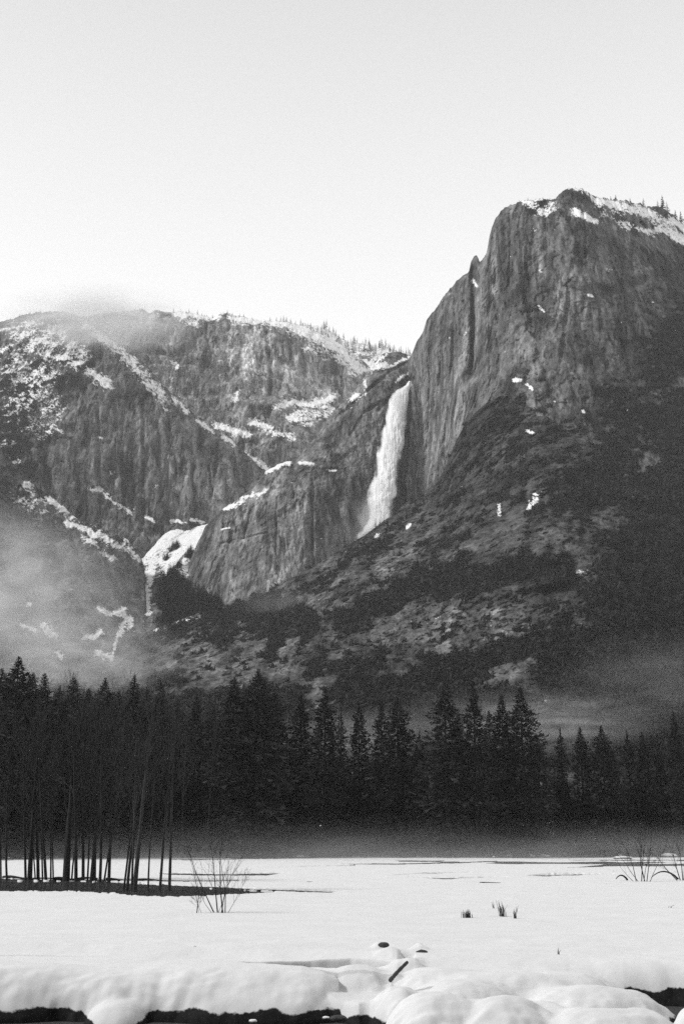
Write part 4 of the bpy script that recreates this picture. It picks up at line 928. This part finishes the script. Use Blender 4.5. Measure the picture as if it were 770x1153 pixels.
def stick():
    a = at(439, 1104, 31.0); b = at(458.5, 1083.5, 30.4)
    pts = []; rad = []
    for i, t in enumerate(np.linspace(0, 1, 12)):
        p = a.lerp(b, t); p.z += .015 * math.sin(t * 3) ; pts.append(tuple(p)); rad.append(.052 * (1 - .25 * t) * (1 + .08 * math.sin(i * 2.1)))
    v, f = tube(pts, rad, 10)
    cap = len(v); v = np.vstack([v, [pts[-1]], [pts[0]]])
    f = list(map(list, f)) + [[110 + j, 110 + (j + 1) % 10, cap, cap] for j in range(10)]
    me = bpy.data.meshes.new('log'); me.from_pydata([tuple(q) for q in v], [], [q if q[2] != q[3] else q[:3] for q in f]); me.materials.append(M_STONE)
    o = bpy.data.objects.new('log', me); COL.objects.link(o)
    tag(o, 'short dark log sticking up out of the snow drift', 'log')
stick()
def stone(px, py, Y, w, h, label, capped=True, seed=0, cat='rock', name='boulder', dz=0.0, group=None):
    rs = np.random.RandomState(seed); c = at(px, py, Y)
    if Y > 100: w *= .75; h *= .7; c.z = gz(c.x, c.y) + h * .25
    root = empty(name, c); tag(root, label, cat, group)
    for part, k, zz in ((('rock', 1.0, 0), ('snow_cap', 1.06, .45)) if capped else (('rock', 1.0, 0),)):
        n1, n2 = 20, 28
        th = np.linspace(0.02, math.pi - .02, n1)[:, None]; ph = np.linspace(0, 2 * math.pi, n2)[None]
        d = np.stack([np.sin(th) * np.cos(ph), np.sin(th) * np.sin(ph), np.cos(th) + 0 * ph], -1)
        nz = 1 + .22 * fbm(d[..., 0] * 1.6 + seed, d[..., 1] * 1.6, d[..., 2] * 1.6, 3)
        r = d * nz[..., None] * k * np.array([w, w * .8, h * (0.6 if part == 'snow_cap' else 1)])
        if part == 'snow_cap': r[..., 2] += h * zz
        raw_mesh(part, r.reshape(-1, 3), grid_faces(n1, n2), M_SNOWCAP if part == 'snow_cap' else M_STONE, root)
    return root
stone(432, 1064, 37.4, .17, .08, 'dark stone peeping from under snow, behind the log', False, 1)
stone(475, 1076, 36.9, .24, .16, 'dark stone in a snow hollow right of the log', False, 2)
stone(381, 1147, 29.2, .2, .08, 'small wet stone at the end of the long snow bank', False, 3)
stone(285, 1151, 28.9, .09, .06, 'little snow-capped stone below the middle of the long bank', True, 4)
stone(367, 1147, 28.9, .08, .05, 'smallest snow-capped stone near the end of the long bank', True, 5)
#stone(612, 1137, 27.6, .13, .06, 'dark stone in the hollow between the front drifts', False, 6)
for i, (px, py, Y, w, h, lb) in enumerate([(337, 957.5, 243, 1.3, .6, 'snow-covered boulder at the forest edge right of the bare shrub'), (347, 957, 246, .8, .4, 'small snow-covered boulder next to the one right of the bare shrub'),
        (572, 958, 246, 1.0, .8, 'upright snow-capped stone at the forest edge, leftmost of a cluster'), (585, 957, 250, .9, .7, 'small snow-capped stone second in the forest edge cluster'), (597, 957, 244, 1.8, .8, 'wide snow-covered boulder in the middle of the forest edge cluster'),
        (612, 958, 248, 1.5, .6, 'low snow-covered boulder ending the forest edge cluster'), (621, 953, 255, .9, .9, 'snowy stump beside the low boulder of the forest edge cluster'),
        (688, 953, 252, 2.6, .7, 'long snowy log heap left of the wide right shrub'), (752, 957, 246, 2.0, .9, 'wide snowy mound at the right end of the forest edge'), (740, 951, 262, 1.6, .6, 'snowy boulder behind the wide right mound'),
        (555, 949.5, 236, .42, .42, 'small round snow-capped post top in the dark forest edge'), (700, 962, 226, 2.2, .5, 'low snowy mound just left of the wide right shrub')]):
    stone(px, py, Y, w, h, lb, True, 20 + i)
# fallen trunks along the far pond bank
for i, (p0, p1, r, lb) in enumerate([((4, 988), (60, 990), .13, 'long fallen trunk along the far pond bank at the left'), ((62, 990.5), (110, 989), .16, 'fallen trunk lying behind the thickest bare tree'), ((120, 990.5), (190, 991.5), .11, 'thin fallen trunk on the snow behind the leaning stems')]):
    a = on_ground(*p0); b = on_ground(*p1); pts = []
    for t in np.linspace(0, 1, 14):
        p = a.lerp(b, t); p.z = .02 + .12 * math.sin(t * 9 + i) * .5; pts.append(tuple(p))
    v, f = tube(pts, np.linspace(r, r * .4, 14) * (1 + .2 * np.sin(np.arange(14))), 7)
    tag(raw_mesh('fallen_trunk', v, f, M_BARK), lb, 'log')

# ---------------------------------------------------------------- haze and mist
def haze():
    x0, x1, y0, y1, z0, z1 = -3700, 3700, -120, 4200, -4.5, 1400
    v = [(x, y, z) for z in (z0, z1) for y in (y0, y1) for x in (x0, x1)]
    f = [(0, 2, 3, 1), (4, 5, 7, 6), (0, 1, 5, 4), (1, 3, 7, 5), (3, 2, 6, 7), (2, 0, 4, 6)]
    m, nt, out = new_mat('air'); p = nd(nt, 'ShaderNodeVolumePrincipled')
    p.inputs['Color'].default_value = (.9, .9, .9, 1); p.inputs['Density'].default_value = HAZE; p.inputs['Anisotropy'].default_value = 0.0
    nt.links.new(p.outputs[0], out.inputs['Volume'])
    tag(raw_mesh('haze', v, f, m, smooth=False), 'thin haze in the valley air', kind='stuff')
HAZE = 0.00006
haze()
def mist(c, r, dens, label, nscale=3.0, thr=0.42, soft=0.25, seed=0, flat=None, stretch=(1, 1, 1)):
    """a bank of mist: an ellipsoid of air whose density fades to its skin and is broken by noise"""
    n1, n2 = 14, 24
    th = np.linspace(0.001, math.pi - .001, n1)[:, None]; ph = np.linspace(0, 2 * math.pi, n2)[None]
    d = np.stack([np.sin(th) * np.cos(ph), np.sin(th) * np.sin(ph), np.cos(th) + 0 * ph], -1)
    m, nt, out = new_mat('mist'); tc = nd(nt, 'ShaderNodeTexCoord')
    ln = nd(nt, 'ShaderNodeVectorMath', operation='LENGTH'); nt.links.new(tc.outputs['Object'], ln.inputs[0])
    fall = nd(nt, 'ShaderNodeMapRange', interpolation_type='SMOOTHSTEP'); nt.links.new(ln.outputs['Value'], fall.inputs[0])
    for i, v in enumerate((1.0, 0.15, 0.0, 1.0)): fall.inputs[i + 1].default_value = v
    mp = nd(nt, 'ShaderNodeMapping'); mp.inputs['Location'].default_value = (seed * 3.1, seed * 1.7, seed); mp.inputs['Scale'].default_value = [nscale * s for s in stretch]
    nt.links.new(tc.outputs['Object'], mp.inputs['Vector'])
    n = nd(nt, 'ShaderNodeTexNoise'); n.inputs['Scale'].default_value = 1; n.inputs['Detail'].default_value = 4; n.inputs['Roughness'].default_value = .62
    n.inputs['Distortion'].default_value = .9
    nt.links.new(mp.outputs[0], n.inputs['Vector'])
    q = rng(nt, n.outputs['Fac'], thr, thr + soft, 0.0, 1.0)
    de = mth(nt, 'MULTIPLY', mth(nt, 'MULTIPLY', fall.outputs[0], q), dens)
    if flat:
        s = nd(nt, 'ShaderNodeSeparateXYZ'); nt.links.new(tc.outputs['Object'], s.inputs[0])
        de = mth(nt, 'MULTIPLY', de, mth(nt, 'POWER', 2.718, mth(nt, 'MULTIPLY', s.outputs[2], -flat)))
    vs = nd(nt, 'ShaderNodeVolumePrincipled'); vs.inputs['Color'].default_value = (.95, .95, .95, 1); vs.inputs['Anisotropy'].default_value = 0.2
    nt.links.new(de, vs.inputs['Density']); nt.links.new(vs.outputs[0], out.inputs['Volume'])
    o = raw_mesh('mist', d.reshape(-1, 3) , grid_faces(n1, n2), m); o.location = c; o.scale = r
    tag(o, label, kind='stuff')
    return o
def mist_at(px, py, Y, wpx, hpx, ry, tau, label, **k):
    c = at(px, py, Y); s = Y / F
    mist(c, (wpx * s, ry, hpx * s), tau / (ry * 0.9), label, **k)
mist_at(15, 690, 980, 175, 130, 200, 2.1, 'bank of mist rising in front of the left spur', nscale=3.2, thr=.40, soft=.24, seed=1)
mist_at(105, 745, 820, 130, 62, 150, 1.6, 'lower mist behind the left trees', nscale=3.6, thr=.40, soft=.26, seed=2)
mist_at(108, 360, 1890, 150, 40, 120, 4.2, 'cloud clinging to the summit of the left mountain', nscale=2.0, thr=.36, soft=.3, seed=3, stretch=(1, 1, .7))
for px_, py_, w_, h_ in ((448, 466, 12, 40), (438, 520, 14, 42), (429, 566, 18, 40)):  # spray volumes added along the fall to whiten it and feather its edges
    mist_at(px_, py_, wall_y(px_, py_) - 22, w_, h_, 22, 3.0, 'fine spray off the waterfall, added to brighten it', nscale=1.8, thr=.25, soft=.4, seed=px_ % 7)
mist_at(421, 585, 1425, 24, 40, 40, 1.6, 'spray at the foot of the waterfall', nscale=1.5, thr=.3, soft=.4, seed=4)
mist_at(590, 815, 430, 190, 42, 45, 0.9, 'mist behind the tall conifers', nscale=3.2, thr=.40, soft=.3, seed=5, stretch=(1, 1, 1.2))
mist_at(400, 830, 430, 120, 38, 45, 0.7, 'thin mist behind the middle conifers', nscale=2.4, thr=.38, soft=.35, seed=6)
mist_at(750, 770, 520, 170, 70, 60, 0.30, 'faint mist on the right slope', nscale=3.0, thr=.36, soft=.4, seed=7)
mist_at(315, 678, 1150, 60, 22, 60, 0.4, 'wisp of mist at the foot of the buttress', nscale=1.6, thr=.35, soft=.35, seed=8)
mist((0, 246, -1), (240, 70, 10.5), 0.019, 'ground mist along the forest edge', nscale=4.0, thr=.33, soft=.26, seed=9, flat=2.0, stretch=(1.6, 1, .5))

# ---------------------------------------------------------------- light, sky, camera
SUN = Vector((-0.80, -0.12, 0.78)).normalized()
el = math.asin(SUN.z); az = math.atan2(SUN.x, SUN.y)
w = bpy.data.worlds.new('World'); scn.world = w; w.use_nodes = True; nt = w.node_tree; nt.nodes.clear()
sky = nd(nt, 'ShaderNodeTexSky'); sky.sky_type = 'NISHITA'; sky.sun_disc = False; sky.sun_elevation = el; sky.sun_rotation = az
sky.dust_density = 4.0; sky.air_density = 1.0
bw = nd(nt, 'ShaderNodeRGBToBW'); nt.links.new(sky.outputs[0], bw.inputs[0])
tc = nd(nt, 'ShaderNodeTexCoord'); sp = nd(nt, 'ShaderNodeSeparateXYZ'); nt.links.new(tc.outputs['Generated'], sp.inputs[0])
rise = rng(nt, sp.outputs[2], 0.25, 1.0, 14.6, 3.2)   # overcast: bright low down, darker overhead
behind = rng(nt, sp.outputs[1], -0.5, 0.5, 0.60, 1.0)  # sky dimmed behind the viewpoint, as by a valley wall, to darken facing surfaces
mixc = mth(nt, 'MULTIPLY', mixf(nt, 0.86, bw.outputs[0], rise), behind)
bg = nd(nt, 'ShaderNodeBackground'); bg.inputs['Strength'].default_value = 0.10
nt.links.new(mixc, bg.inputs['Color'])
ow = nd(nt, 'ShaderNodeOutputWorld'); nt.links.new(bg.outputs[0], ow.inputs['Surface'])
sd = bpy.data.lights.new('sun', 'SUN'); sd.energy = 2.4; sd.angle = math.radians(9); sd.color = (1, 1, 1)
so = bpy.data.objects.new('sun', sd); COL.objects.link(so); so.rotation_euler = (-SUN).to_track_quat('-Z', 'Y').to_euler(); so.location = (0, 0, 300)

cd = bpy.data.cameras.new('camera'); cam = bpy.data.objects.new('camera', cd); COL.objects.link(cam)
cd.sensor_fit = 'VERTICAL'; cd.sensor_height = 36; cd.sensor_width = 24; cd.lens = F / 1153 * 36
cam.location = (0, 0, H); cam.rotation_euler = (math.pi / 2 + TH, 0, 0)
cd.clip_start = 0.1; cd.clip_end = 20000
scn.camera = cam
scn.view_settings.view_transform = 'Standard'; scn.view_settings.look = 'None'; scn.view_settings.gamma = 1; scn.view_settings.exposure = 0.0
scn.view_settings.use_curve_mapping = False
scn.render.engine = 'CYCLES'
c = scn.cycles
c.use_denoising = False
c.max_bounces = 8; c.diffuse_bounces = 3; c.glossy_bounces = 2; c.volume_bounces = 4; c.transparent_max_bounces = 12
c.volume_step_rate = 1.0; c.volume_max_steps = 96
c.sample_clamp_indirect = 2.5; c.use_adaptive_sampling = True; c.adaptive_threshold = 0.02
